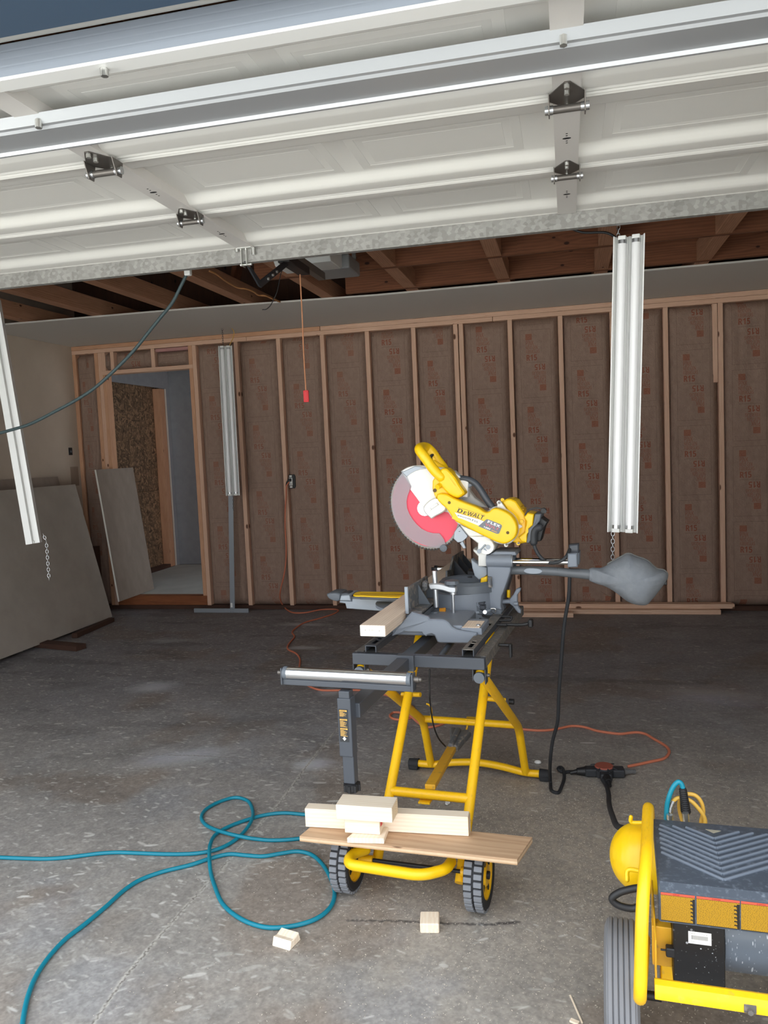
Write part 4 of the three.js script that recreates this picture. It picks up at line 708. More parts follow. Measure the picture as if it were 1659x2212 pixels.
  put(s, 'guard_housing', prismZ(smooth([[-0.113, 1.168], [-0.1, 1.188], [-0.074, 1.205], [-0.054, 1.208], [-0.022, 1.17], [-0.027, 1.157], [-0.07, 1.134], [-0.082, 1.127], [-0.091, 1.134], [-0.106, 1.148]], 4), -0.19, -0.155, 0.004), M.cast);
  put(s, 'guard_link', [prismZ([[-0.083, 1.173], [-0.057, 1.189], [-0.051, 1.181], [-0.078, 1.164]], -0.158, -0.151, 0.001), rod([[-0.089, 1.162, -0.158]][0], [[-0.087, 1.163, -0.15]][0], 0.006)], M.white);
  put(s, 'guard_bracket', [prismZ([[0.015, 1.089], [0.026, 1.097], [0.055, 1.058], [0.053, 1.051], [0.034, 1.034], [0.015, 1.031], [-0.001, 1.047], [0.003, 1.072]], -0.185, -0.168, 0.002, [[[0.017, 1.076], [0.031, 1.078], [0.025, 1.071]]]), prismZ([[0.022, 1.028], [0.035, 1.038], [0.047, 1.009], [0.036, 1.007]], -0.183, -0.17, 0.002)], M.aluDull);
  // motor arm, grip and motor
  const hd = sub(s, 'motor_head', 'yellow motor head');
  put(hd, 'belt_cover', prismZ(smooth([[-0.047, 1.206], [-0.048, 1.217], [-0.042, 1.225], [-0.026, 1.227], [-0.005, 1.221], [0.019, 1.207], [0.071, 1.186], [0.111, 1.169], [0.138, 1.152], [0.15, 1.154], [0.161, 1.163], [0.178, 1.166], [0.202, 1.158], [0.229, 1.141], [0.246, 1.118], [0.253, 1.089], [0.247, 1.061], [0.228, 1.041], [0.205, 1.032], [0.185, 1.035], [0.13, 1.06], [0.084, 1.084], [0.037, 1.11], [0.02, 1.12], [0.002, 1.146], [-0.013, 1.169], [-0.032, 1.186]], 3, true), -0.165, -0.11, 0.009), M.yellow);
  put(hd, 'belt_cover_back', prismZ(smooth([[-0.037, 1.194], [0.021, 1.188], [0.077, 1.17], [0.133, 1.151], [0.157, 1.166], [0.176, 1.168], [0.208, 1.156], [0.235, 1.134], [0.25, 1.104], [0.252, 1.073], [0.239, 1.046], [0.213, 1.025], [0.167, 1.028], [0.074, 1.076], [0.018, 1.105]], 3), -0.19, -0.165, 0.003), M.cast);
  put(hd, 'cover_screw', [[[0.001, 1.191, -0.111]][0], [[0.218, 1.074, -0.111]][0]].map((p) => rod([p[0], p[1], p[2]], [p[0], p[1], p[2] + 0.0012], 0.006)), plain(0x5a4408, 0.6));
  { // lettering on the cover
    const c = canvas(512, 256), g = c.getContext('2d'); g.fillStyle = '#f9c80e'; g.fillRect(0, 0, 512, 256);
    g.fillStyle = '#f7f5ee'; g.beginPath(); g.moveTo(0, 122); g.lineTo(330, 122); g.lineTo(290, 206); g.lineTo(60, 206); g.fill();
    g.fillStyle = '#3b2f22'; g.fillRect(10, 8, 296, 5); g.fillRect(10, 112, 296, 5);
    const word = (t, x, y, w, font, col) => { g.save(); g.font = font; g.fillStyle = col; g.textAlign = 'left'; g.translate(x, y); g.scale(w / g.measureText(t).width, 1); g.fillText(t, 0, 0); g.restore(); };
    word('D', 12, 104, 66, 'bold 112px sans-serif', '#2c2218'); word('E', 80, 104, 44, 'bold 80px sans-serif', '#2c2218'); word('WALT', 126, 104, 178, 'bold 112px sans-serif', '#2c2218');
    word('BRUSHLESS', 40, 178, 228, 'bold 36px sans-serif', '#5a5a58');
    g.fillStyle = '#6d7076'; g.beginPath(); g.moveTo(340, 70); g.lineTo(486, 70); g.quadraticCurveTo(510, 74, 510, 100); g.lineTo(510, 190); g.quadraticCurveTo(506, 216, 480, 216); g.lineTo(284, 216); g.fill();
    word('FLEX', 352, 120, 140, 'bold 50px sans-serif', '#ffffff'); word('VOLT', 344, 166, 148, 'bold 48px sans-serif', '#c8606a'); word('120V', 336, 202, 76, 'bold 30px sans-serif', '#ffffff'); word('MAX', 424, 202, 60, 'bold 22px sans-serif', '#e8a050');
    const t = new THREE.CanvasTexture(c); t.colorSpace = THREE.SRGBColorSpace; t.magFilter = THREE.LinearFilter;
    const q = [[0.032, 1.175, -0.109], [0.208, 1.12, -0.109], [0.181, 1.057, -0.109], [0.008, 1.131, -0.109]], pg = new THREE.BufferGeometry(); // top left, top right, bottom right, bottom left
    pg.setAttribute('position', new THREE.Float32BufferAttribute([...q[3], ...q[2], ...q[1], ...q[3], ...q[1], ...q[0]], 3)); pg.setAttribute('uv', new THREE.Float32BufferAttribute([0, 0, 1, 0, 1, 1, 0, 0, 1, 1, 0, 1], 2)); pg.computeVertexNormals();
    put(hd, 'maker_label', pg, rough(t, 0.4));
  }
  put(hd, 'handle_body', prismZ(smooth([[-0.029, 1.319], [-0.009, 1.321], [0.005, 1.309], [0.026, 1.283], [0.042, 1.254], [0.059, 1.226], [0.054, 1.218], [0.032, 1.207], [0.006, 1.215], [-0.015, 1.232], [-0.04, 1.263], [-0.044, 1.285]], 3), -0.21, -0.12, 0.014), M.yellow);
  put(hd, 'side_cover', prismZ([[-0.068, 1.273], [-0.06, 1.286], [-0.044, 1.288], [-0.015, 1.24], [0.006, 1.211], [0.028, 1.204], [-0.016, 1.207], [-0.049, 1.219], [-0.057, 1.204], [-0.063, 1.219], [-0.07, 1.244]], -0.19, -0.14, 0.004), M.yellow);
  put(hd, 'cover_screw', [[[-0.06, 1.237, -0.139]][0]].map((p) => rod(p, [p[0], p[1], p[2] + 0.0015], 0.0075)), plain(0x5a4408, 0.6));
  put(hd, 'release_button', rod([[-0.034, 1.258, -0.13]][0], [[-0.043, 1.251, -0.11]][0], 0.010), M.yellow);
  put(hd, 'grip', tube([[-0.031, 1.288, -0.13], [-0.054, 1.311, -0.13], [-0.079, 1.346, -0.13], [-0.1, 1.377, -0.13], [-0.114, 1.394, -0.14], [-0.119, 1.404, -0.19], [-0.107, 1.401, -0.235], [-0.089, 1.382, -0.24], [-0.067, 1.348, -0.24], [-0.046, 1.321, -0.235], [-0.032, 1.303, -0.21]], 0.0195, { seg: 90, sides: 20 }), M.yellow);
  put(hd, 'trigger', prismZ(smooth([[-0.085, 1.375], [-0.076, 1.377], [-0.074, 1.372], [-0.081, 1.362], [-0.08, 1.356], [-0.085, 1.358], [-0.088, 1.366]], 3), -0.21, -0.19, 0.003), M.black);
  put(hd, 'grip_web', prismZ([[-0.082, 1.351], [-0.076, 1.353], [-0.047, 1.334], [-0.034, 1.323], [-0.037, 1.307], [-0.057, 1.317]], -0.225, -0.2, 0.004), M.yellow);
  put(hd, 'carry_handle', [tube([[0.009, 1.273, -0.19], [0.036, 1.276, -0.19], [0.067, 1.27, -0.19], [0.09, 1.255, -0.19], [0.106, 1.234, -0.19], [0.122, 1.207, -0.19], [0.137, 1.183, -0.19], [0.151, 1.164, -0.19]], 0.013, { sides: 16, seg: 70 })], M.darkPaint);
  put(hd, 'carry_web', prismZ([[0.012, 1.267], [0.037, 1.271], [0.074, 1.261], [0.079, 1.251], [0.043, 1.229], [0.028, 1.234]], -0.205, -0.185, 0.003), M.greyPaint);
  put(hd, 'handle_socket', rod([[0.147, 1.166, -0.19]][0], [[0.156, 1.152, -0.19]][0], 0.012), M.cast);
  put(hd, 'gear_plate', prismZ([[0.171, 1.161], [0.175, 1.184], [0.183, 1.191], [0.189, 1.185], [0.215, 1.144], [0.194, 1.156]], -0.18, -0.165, 0.002), M.cast);
  put(hd, 'screw', [[[0.181, 1.183, -0.165]][0], [[0.204, 1.023, -0.165]][0], [[0.25, 1.028, -0.165]][0]].map((p) => rod(p, [p[0], p[1], p[2] + 0.003], 0.0042)), M.darkSteel);
  put(hd, 'screw_boss', [[[0.18, 1.183, -0.18]][0], [[0.202, 1.021, -0.18]][0]].map((p) => rod(p, [p[0], p[1], p[2] + 0.015], 0.0075)), M.cast);
  put(hd, 'screw_boss', [[[0.248, 1.026, -0.18]][0], [[0.263, 1.109, -0.18]][0], [[0.189, 1.19, -0.21]][0]].map((p) => rod(p, [p[0], p[1], p[2] + 0.012], 0.0072)), M.yellow);
  const mo = put(hd, 'motor_housing', prismZ([[0.187, 1.184], [0.205, 1.194], [0.223, 1.195], [0.242, 1.186], [0.27, 1.141], [0.276, 1.132], [0.281, 1.116], [0.279, 1.062], [0.276, 1.027], [0.246, 1.021], [0.218, 1.032], [0.248, 1.086], [0.237, 1.119], [0.213, 1.145]], -0.30, -0.18, 0.012), M.yellow);
  for (let i = 0; i < 6; i++) { const a = [[0.214, 1.19], [0.27, 1.13]], k = (i + 0.5) / 6, x = mix(a[0][0], a[1][0], k), y = mix(a[0][1], a[1][1], k); put(hd, 'cooling_fin', box(0.0045, 0.018, 0.09, x + 0.004, y + 0.004, -0.25, 0.001).translate(-x, -y, 0).rotateZ(rad(-38)).translate(x, y, 0), plain(0xd8a40a, 0.45)); }
  put(hd, 'lock_lever', prismZ(smooth([[0.246, 1.094], [0.254, 1.098], [0.265, 1.091], [0.261, 1.086], [0.251, 1.082], [0.247, 1.083]], 3), -0.18, -0.168, 0.002), M.white);
  put(hd, 'motor_end', prismZ([[0.272, 1.125], [0.287, 1.142], [0.311, 1.137], [0.305, 1.094], [0.286, 1.078], [0.283, 1.053], [0.282, 1.028], [0.26, 1.034], [0.249, 1.051], [0.28, 1.074], [0.28, 1.111]], -0.28, -0.16, 0.008), M.yellow);
  put(hd, 'end_cap', prismZ([[0.315, 1.138], [0.338, 1.138], [0.332, 1.11], [0.314, 1.09], [0.302, 1.074], [0.299, 1.042], [0.288, 1.027], [0.279, 1.031], [0.287, 1.065], [0.288, 1.081], [0.305, 1.096]], -0.29, -0.155, 0.006), M.greyPlastic);
  put(hd, 'adapter_box', prismZ([[0.312, 1.107], [0.333, 1.122], [0.357, 1.103], [0.345, 1.083], [0.33, 1.032], [0.309, 1.028], [0.301, 1.049]], -0.28, -0.19, 0.006), M.black);
  put(hd, 'cap_tether', [tube([[0.277, 1.133, -0.17], [0.285, 1.147, -0.17], [0.302, 1.156, -0.17], [0.32, 1.159, -0.17], [0.338, 1.155, -0.17]], 0.003, { sides: 8 }), lathe([[0, 0.01], [0.009, 0.01], [0.011, 0.004], [0.011, -0.006], [0, -0.006]], 'z', [[0.346, 1.149, -0.165]][0], 14), rod([[0.351, 1.146, -0.16]][0], [[0.353, 1.148, -0.14]][0], 0.0065)], plain(0x3c3c3c, 0.7));
  put(hd, 'power_plug', [tube([[0.33, 1.086, -0.165], [0.318, 1.083, -0.165], [0.31, 1.073, -0.165], [0.306, 1.052, -0.165], [0.306, 1.031, -0.165]], 0.0145, { sides: 16 }), tube([[0.306, 1.033, -0.165], [0.311, 1.008, -0.165], [0.324, 0.982, -0.165], [0.344, 0.961, -0.165], [0.368, 0.955, -0.15], [0.39, 0.957, -0.15], [0.408, 0.963, -0.15], [0.424, 0.977, -0.15], [0.432, 0.99, -0.17], [0.436, 1.002, -0.2]], 0.0068, { seg: 70 })], plain(0x2e3033, 0.6));
  // pivot casting, rail head and support column
  const pv = sub(s, 'pivot_casting');
  put(pv, 'pivot_body', prismZ([[0.062, 1.058], [0.133, 1.058], [0.153, 1.04], [0.161, 1.022], [0.161, 1.008], [0.152, 0.996], [0.138, 0.99], [0.13, 0.986], [0.129, 0.941], [0.095, 0.941], [0.096, 0.98], [0.091, 0.986], [0.078, 1], [0.078, 1.008], [0.094, 1.002], [0.096, 1.019], [0.097, 1.03]], -0.26, -0.15, 0.005), M.cast);
  put(pv, 'pivot_link', prismZ([[0.026, 1.104], [0.059, 1.091], [0.113, 1.067], [0.154, 1.045], [0.154, 1.024], [0.121, 1.019], [0.097, 1.027], [0.058, 1.06], [0.035, 1.089]], -0.25, -0.158, 0.004), M.cast);
  put(pv, 'pivot_cap', rod([[0.129, 1.016, -0.15]][0], [[0.13, 1.018, -0.14]][0], 0.029), M.cast);
  put(pv, 'pivot_pin', rod([[0.137, 1.017, -0.141]][0], [[0.138, 1.017, -0.136]][0], 0.0085), M.aluDull);
  put(pv, 'bevel_lever', [beam([[0.104, 1.002, -0.135]][0], [[0.129, 1.027, -0.135]][0], 0.011, 0.006, 0.003), rod([[0.103, 1.001, -0.14]][0], [[0.105, 1.003, -0.128]][0], 0.0085), prismZ([[0.112, 1.005], [0.125, 1.014], [0.135, 1.003], [0.129, 0.999], [0.119, 1.003], [0.112, 0.996]], -0.141, -0.137, 0.001)], M.greyLight);
  const co = sub(s, 'support_column');
  put(co, 'column_body', prismZ([[0.131, 0.943], [0.22, 0.94], [0.22, 0.925], [0.207, 0.889], [0.19, 0.844], [0.182, 0.828], [0.178, 0.791], [0.183, 0.772], [0.179, 0.758], [0.138, 0.757], [0.12, 0.78], [0.118, 0.794], [0.132, 0.821], [0.132, 0.862], [0.131, 0.904]], -0.26, -0.14, 0.006), M.greyPaint);
  put(co, 'column_rear', prismZ([[0.211, 0.923], [0.215, 0.912], [0.202, 0.869], [0.188, 0.828], [0.183, 0.797], [0.188, 0.772], [0.173, 0.754], [0.17, 0.779], [0.173, 0.817]], -0.30, -0.2, 0.004), M.darkPaint);
  put(co, 'rail_head', [rod([[0.129, 0.962, -0.155]][0], [[0.223, 0.962, -0.155]][0], 0.0245, 0.0245, 28), prismZ([[0.134, 0.984], [0.161, 0.998], [0.235, 0.997], [0.24, 0.993], [0.242, 0.983], [0.224, 0.98]], -0.29, -0.155, 0.006), rod([[0.127, 0.949, -0.27]][0], [[0.223, 0.948, -0.27]][0], 0.0245, 0.0245, 28)], M.greyPaint);
  put(co, 'head_screw', [rod([[0.184, 0.99, -0.17]][0], [[0.209, 0.992, -0.17]][0], 0.006), rod([[0.204, 0.988, -0.17]][0], [[0.205, 0.995, -0.17]][0], 0.008)], M.dustySteel);
  put(co, 'bevel_stop', prismZ([[0.134, 0.905], [0.148, 0.904], [0.148, 0.888], [0.149, 0.865], [0.143, 0.863], [0.134, 0.865]], -0.15, -0.125, 0.003), M.dustyGrey);
  put(co, 'bevel_scale', [prismZ([[0.102, 0.893], [0.128, 0.902], [0.125, 0.869], [0.115, 0.859], [0.11, 0.848], [0.1, 0.851], [0.098, 0.861]], -0.2, -0.16, 0.003)], M.yellow);
  put(co, 'pointer_plate', prismZ([[0.112, 0.852], [0.131, 0.858], [0.129, 0.821], [0.119, 0.799], [0.108, 0.811], [0.106, 0.831]], -0.17, -0.15, 0.002), plain(0xb0a692, 0.6));
  put(co, 'blade_shroud', prismZ([[0.062, 0.964], [0.09, 0.944], [0.124, 0.933], [0.124, 0.904], [0.108, 0.89], [0.09, 0.884], [0.074, 0.899], [0.066, 0.929]], -0.24, -0.18, 0.006), M.greyLight);
  put(co, 'column_foot', [prismZ(smooth([[0.079, 0.831], [0.09, 0.852], [0.106, 0.847], [0.108, 0.808], [0.115, 0.799], [0.083, 0.797]], 3), -0.26, -0.16, 0.005), prismZ([[0.139, 0.775], [0.148, 0.782], [0.162, 0.783], [0.186, 0.776], [0.18, 0.76], [0.158, 0.759]], -0.15, -0.128, 0.003)], M.greyPlastic);
  put(co, 'wire_clip', tube([[0.144, 0.785, -0.12], [0.158, 0.785, -0.12], [0.161, 0.783, -0.12], [0.16, 0.774, -0.12]], 0.003, { sides: 8 }), M.chrome);
  put(co, 'bevel_lock', [rod([[0.174, 0.798, -0.19]][0], [[0.21, 0.8, -0.19]][0], 0.0085), prismZ([[0.206, 0.81], [0.221, 0.828], [0.232, 0.848], [0.243, 0.854], [0.251, 0.852], [0.247, 0.839], [0.237, 0.827], [0.236, 0.802], [0.238, 0.79], [0.24, 0.779], [0.249, 0.767], [0.247, 0.754], [0.236, 0.757], [0.228, 0.768], [0.218, 0.782], [0.204, 0.793]], -0.205, -0.18, 0.006), rod([[0.224, 0.794, -0.175]][0], [[0.239, 0.794, -0.175]][0], 0.007)], M.greyPaint);
  put(co, 'bevel_pin', rod([[0.198, 0.839, -0.22]][0], [[0.197, 0.81, -0.22]][0], 0.0068), M.yellow);
  // slide rails
  const ra = sub(s, 'slide_rails');
  put(ra, 'rail', rod([[0.221, 0.957, -0.155]][0], [[0.43, 0.956, -0.155]][0], 0.0086, 0.0086, 24), M.chrome);
  put(ra, 'rail', rod([[0.223, 0.951, -0.255]][0], [[0.43, 0.947, -0.255]][0], 0.0086, 0.0086, 24), M.chrome);
  put(ra, 'rail_cap', [prismZ([[0.431, 0.99], [0.465, 0.991], [0.465, 0.94], [0.43, 0.939]], -0.18, -0.14, 0.004), prismZ([[0.436, 0.988], [0.47, 0.986], [0.468, 0.942], [0.435, 0.942]], -0.28, -0.18, 0.004)], M.greyPaint);
  put(ra, 'cord_clip', prismZ([[0.433, 1.016], [0.468, 1.019], [0.468, 0.982], [0.432, 0.983]], -0.24, -0.19, 0.004), M.darkPaint);
  put(ra, 'bushing', rod([[0.22, 0.961, -0.155]][0], [[0.227, 0.961, -0.155]][0], 0.0225, 0.0225, 24), M.aluDull);
  // dust pipe and bag
  const du = sub(s, 'dust_chute');
  const dp = [[0.194, 0.919], [0.264, 0.919], [0.333, 0.917], [0.388, 0.914], [0.424, 0.91], [0.469, 0.907], [0.51, 0.903]], dr = [0.017, 0.0165, 0.0165, 0.0165, 0.0165, 0.0185, 0.020];
  put(du, 'pipe', dp.slice(0, -1).map((p, i) => rod([p[0], p[1], Q], [dp[i + 1][0], dp[i + 1][1], Q], dr[i], dr[i + 1], 28)), plain(0x63676b, 0.45));
  put(du, 'maker_mark', [prismZ(smooth([[0.264, 0.919], [0.275, 0.928], [0.321, 0.926], [0.333, 0.918], [0.321, 0.91], [0.275, 0.911]], 4), -0.186, -0.1825, 0.0005)], M.greyLight);
  {
    const out = smooth([[0.504, 0.925], [0.549, 0.929], [0.585, 0.95], [0.615, 0.966], [0.644, 0.98], [0.671, 0.97], [0.71, 0.954], [0.743, 0.924], [0.768, 0.918], [0.778, 0.905], [0.774, 0.882], [0.759, 0.861], [0.728, 0.819], [0.707, 0.795], [0.681, 0.792], [0.642, 0.803], [0.608, 0.829], [0.582, 0.848], [0.556, 0.862], [0.526, 0.871], [0.503, 0.883]], 5), n = out.length;
    const cx = out.reduce((a, p) => a + p[0], 0) / n, cy = out.reduce((a, p) => a + p[1], 0) / n, pos = [], id = [], K = 9;
    for (let k = 0; k <= K * 2; k++) { const t = k / (K * 2) * Math.PI, s1 = Math.sin(t), zz = Math.cos(t); for (let i = 0; i < n; i++) { const p = out[i], dx = p[0] - cx, dy = p[1] - cy, r = Math.pow(s1, 0.7), neck = step(-0.21, -0.05, dx), w = (fbm((cx + dx * r) * 1.6, (cy + dy * r) * 1.6, 1, 4) - 0.5) * 0.03 * r * neck; pos.push(cx + dx * r, cy + dy * r, Q + (0.085 * zz) * (0.3 + 0.7 * step(-0.22, 0.02, dx * r)) + w * zz); } }
    for (let k = 0; k < K * 2; k++) for (let i = 0; i < n; i++) { const j = (i + 1) % n, a = k * n + i, b = k * n + j, c = a + n, d = b + n; id.push(a, c, b, b, c, d); }
    const g = new THREE.BufferGeometry(); g.setAttribute('position', new THREE.Float32BufferAttribute(pos, 3)); g.setIndex(id); g.computeVertexNormals();
    let q = g.toNonIndexed(); boxUV(q);
    put(du, 'dust_bag', q, M.bag, 'dusty grey cloth bag, sagging');
    put(du, 'bag_seam', tube(out.slice(8, 62).map((p) => [p[0], p[1], Q - 0.012]), 0.004, { sides: 6, seg: 120 }), plain(0x6e6e6c, 0.9));
    put(du, 'bag_cuff', rod([dp[6][0] - 0.004, dp[6][1], Q], [dp[6][0] + 0.03, dp[6][1] - 0.003, Q], 0.0245, 0.027, 24), M.bag);
    put(du, 'zip_tab', prismZ([[0.762, 0.898], [0.776, 0.899], [0.776, 0.868], [0.763, 0.867]], -0.2, -0.19, 0.002), M.black);
  }
  // mains cord of the saw, down to the floor
  put(s, 'power_cord', tube([[0.433, 0.912, -0.2], [0.426, 0.817, -0.2], [0.407, 0.71, -0.2], [0.392, 0.567, -0.2], [0.38, 0.44, -0.2], [0.371, 0.327, -0.21], [0.349, 0.245, -0.23], [0.336, 0.162, -0.25]].concat([[0.32, 0.007, -0.391], [0.334, 0.007, -0.308], [0.355, 0.007, -0.295], [0.368, 0.007, -0.368], [0.37, 0.007, -0.466]], [[0.362, 0.02, -0.506], [0.349, 0.02, -0.524], [0.343, 0.02, -0.498], [0.359, 0.012, -0.496], [0.392, 0.008, -0.512], [0.448, 0.012, -0.528]]), 0.0068, { seg: 160 }), M.rubber);
}

// ---------------------------------------------------------------- lumber on and about the saw
const stamped = (() => { const c = canvas(178, 76), g = c.getContext('2d'); g.fillStyle = '#fbf3e2'; g.fillRect(0, 0, 178, 76); g.fillStyle = '#b9b2a6'; g.fillRect(34, 30, 8, 8); g.fillRect(134, 33, 8, 8); g.font = 'bold 15px sans-serif'; g.fillText('P  IN.L', 62, 38); const t = new THREE.CanvasTexture(c); t.colorSpace = THREE.SRGBColorSpace; t.magFilter = THREE.LinearFilter; return rough(t, 0.8); })();
{
  const w = thing('workpiece_board', 'long two-by-four lying on the saw table against its fence', 'lumber', [2.45, 0, 3.839], rad(-3.9));
  put(w, 'board', span(-0.197, -0.1095, 0.798, 0.836, -1.10, 0.415, 0.004, 'z'), M.pineAged);
  put(w, 'end_grain', new THREE.PlaneGeometry(0.0845, 0.035).translate(-0.15325, 0.817, 0.4153), stamped, 'freshly cut pale end with a faint grade stamp');
}
{
  const l = (name, label, geo, mat, y = -5.3) => { const t = thing(name, label, 'wood block', [2.45, 0, 3.839], rad(y)); put(t, 'block', geo, mat); return t; };
  const tilt = (g, cx, cz, deg) => g.translate(-cx, 0, -cz).rotateY(rad(deg)).translate(cx, 0, cz);
  const ply = thing('plywood_offcut', 'long plywood strip laid across the stand wheels under the blocks', 'plywood', [2.45, 0, 3.839], rad(-5.3));
  const outline = [[-0.326, 0.66], [0.341, 0.642], [0.365, 0.503], [-0.305, 0.52]];
  put(ply, 'sheet', boxUV(prismY(outline, 0.2195, 0.2255, 0.0005), 'x'), M.ply);
  put(ply, 'plies', prismY(outline, 0.2085, 0.2195, 0.0003), M.plyEdge);
  const b1 = l('wood_block', 'longest pale block resting on the plywood strip, behind the stack', tilt(span(-0.335, 0.18, 0.2265, 0.287, 0.525, 0.566, 0.0025, 'x', [0.2, 0.1]), 0, 0.55, 6.5), M.pine[0]);
  const b4 = l('wood_block', 'thin plywood scrap at the bottom of the block stack, over the tow handle', prismY([[-0.165, 0.668], [-0.055, 0.648], [-0.065, 0.575], [-0.15, 0.585]], 0.2265, 0.243, 0.001), M.pine[1]);
  const b3 = l('wood_block', 'small pale block in the middle of the stack with a red stamp on its end', tilt(span(-0.185, -0.075, 0.244, 0.291, 0.585, 0.637, 0.002, 'x', [0.6, 0.4]), -0.13, 0.61, 6), M.pine[0]);
  put(b3, 'stamp', new THREE.PlaneGeometry(0.02, 0.016).rotateY(Math.PI / 2).translate(-0.0735, 0.272, 0.612), M.red);
  const b2 = l('wood_block', 'broad pale block lying on top of the stack', tilt(span(-0.205, -0.03, 0.292, 0.338, 0.575, 0.652, 0.0025, 'x', [0.1, 0.7]), -0.12, 0.61, 5), M.pine[1]);
  for (const [b, x, y, z, w, h] of [[b1, 0.1808, 0.257, 0.528, 0.04, 0.058], [b2, -0.0297, 0.315, 0.606, 0.072, 0.043]]) put(b, 'end_grain', boxUV(prep(new THREE.PlaneGeometry(w, h)).rotateY(Math.PI / 2)).rotateY(rad(b === b1 ? 6.5 : 5)).translate(x, y, z), M.endGrain);
}
tag(put(scene, 'wood_chunk', span(-0.028, 0.028, 0, 0.03, -0.032, 0.032, 0.004, 'z').rotateY(0.15).translate(...[[2.471, 0, 4.511]][0]), M.pine[1]), 'small cube-like wood scrap on the floor before the stand wheels', 'wood scrap');
tag(put(scene, 'wood_chunk', prismX([[-0.028, 0], [0.028, 0], [0.02, 0.024], [0.004, 0.02], [-0.02, 0.026]], -0.03, 0.032, 0.002).rotateY(-0.25).translate(...[[2.075, 0, 4.648]][0]), M.pine[0]), 'wedge-shaped pale wood scrap on the floor by the teal hose', 'wood scrap');
tag(put(scene, 'splinter', beam([[2.87, 0.003, 4.741]][0], [[2.898, 0.003, 4.835]][0], 0.004, 0.003, 0.0005), M.pine[1]), 'thin pale wood splinter on the floor beside the black tyre', 'splinter');
tag(put(scene, 'splinter', beam([[2.87, 0.004, 4.83]][0], [[2.89, 0.004, 4.839]][0], 0.012, 0.005, 0.001), M.pine[0]), 'short broad wood splinter at the bottom edge of the floor', 'splinter');
tag(put(scene, 'paper_scrap', prismY([[2.391, 3.676], [2.41, 3.67], [2.413, 3.707], [2.405, 3.722], [2.395, 3.714]], 0.001, 0.004, 0.0005), M.white), 'crumpled white paper scrap on the floor below the stand brace', 'paper');
tag(put(scene, 'plaster_crumb', prep(new THREE.IcosahedronGeometry(0.012, 1).scale(1.3, 0.7, 1)).translate(...[[2.737, 0.007, 3.266]][0]), M.white), 'small white crumb on the floor near the stand foot', 'crumb');
{ // sawdust and chips over the slab
  const g = new THREE.BoxGeometry(0.0042, 0.0006, 0.0017), N = 26000, im = new THREE.InstancedMesh(g, plain(0xffffff, 0.9), N), m = new THREE.Matrix4(), q = new THREE.Quaternion(), col = new THREE.Color();
  const gauss = () => (rnd() + rnd() + rnd() + rnd() - 2) * 0.9;
  for (let i = 0; i < N; i++) {
    const near = i < N * 0.72, x = near ? 2.85 + gauss() * 1.0 : rnd(-0.9, 4.6), z = near ? 4.15 + gauss() * 1.0 : rnd(0.5, 5.6), k = rnd(0.3, 1.25) * (z > 3 ? 0.8 : 1);
    q.setFromEuler(new THREE.Euler(rnd(-0.2, 0.2), rnd(0, 6.3), rnd(-0.2, 0.2)));
    m.compose(V(clamp(x, -1.5, 4.8), 0.0009, clamp(z, 0.2, 6.4)), q, V(k, 1, k * rnd(0.5, 1.3))); im.setMatrixAt(i, m);
    im.setColorAt(i, col.setRGB(0.72, 0.66, 0.56).multiplyScalar(rnd(0.45, 1.05)));
  }
  im.name = 'sawdust'; im.userData = { kind: 'stuff', label: 'pale sawdust and chips scattered over the concrete floor', category: 'sawdust' }; scene.add(im);
}

// ---------------------------------------------------------------- cords and hoses on the floor
tag(put(scene, 'air_hose', tube([[0.836, 0.008, 4.364], [0.885, 0.008, 4.359], [0.976, 0.008, 4.352], [1.063, 0.008, 4.342], [1.128, 0.008, 4.324], [1.187, 0.008, 4.299], [1.241, 0.008, 4.277], [1.3, 0.008, 4.263], [1.389, 0.008, 4.256], [1.476, 0.008, 4.249], [1.537, 0.008, 4.24], [1.588, 0.008, 4.227], [1.645, 0.008, 4.193], [1.681, 0.008, 4.128], [1.695, 0.012, 4.053], [1.692, 0.018, 3.981], [1.651, 0.008, 3.876], [1.597, 0.008, 3.802], [1.537, 0.008, 3.782], [1.488, 0.008, 3.828], [1.463, 0.008, 3.902], [1.475, 0.008, 3.964], [1.518, 0.008, 4.019], [1.611, 0.018, 4.082], [1.716, 0.018, 4.111], [1.768, 0.008, 4.1], [1.826, 0.008, 4.099], [1.914, 0.008, 4.074], [1.988, 0.008, 4.029], [2.026, 0.008, 3.966], [1.986, 0.008, 3.915], [1.928, 0.008, 3.893], [1.858, 0.008, 3.888], [1.788, 0.008, 3.887], [1.719, 0.008, 3.913], [1.661, 0.008, 3.965], [1.617, 0.008, 4.023], [1.594, 0.008, 4.084], [1.618, 0.02, 4.184], [1.661, 0.02, 4.281], [1.692, 0.008, 4.337], [1.739, 0.008, 4.409], [1.814, 0.008, 4.507], [1.888, 0.008, 4.564], [1.956, 0.008, 4.594], [2.012, 0.008, 4.6], [2.083, 0.008, 4.576], [2.134, 0.008, 4.53], [2.154, 0.008, 4.471], [2.147, 0.008, 4.402], [2.101, 0.008, 4.303], [2.04, 0.008, 4.217], [1.988, 0.008, 4.173], [1.937, 0.008, 4.163], [1.889, 0.008, 4.183], [1.83, 0.008, 4.212], [1.768, 0.008, 4.215], [1.704, 0.008, 4.216], [1.655, 0.008, 4.249], [1.602, 0.008, 4.303], [1.522, 0.008, 4.363], [1.476, 0.008, 4.419], [1.457, 0.008, 4.48], [1.45, 0.008, 4.578], [1.439, 0.008, 4.674], [1.426, 0.008, 4.749], [1.43, 0.008, 4.832], [1.448, 0.008, 4.911], [1.482, 0.008, 4.99], [1.535, 0.008, 5.079], [1.571, 0.008, 5.133]], 0.0068, { seg: 700, sides: 10 }), M.tealHose), 'long teal air hose looped on the floor at the left of the stand', 'hose');
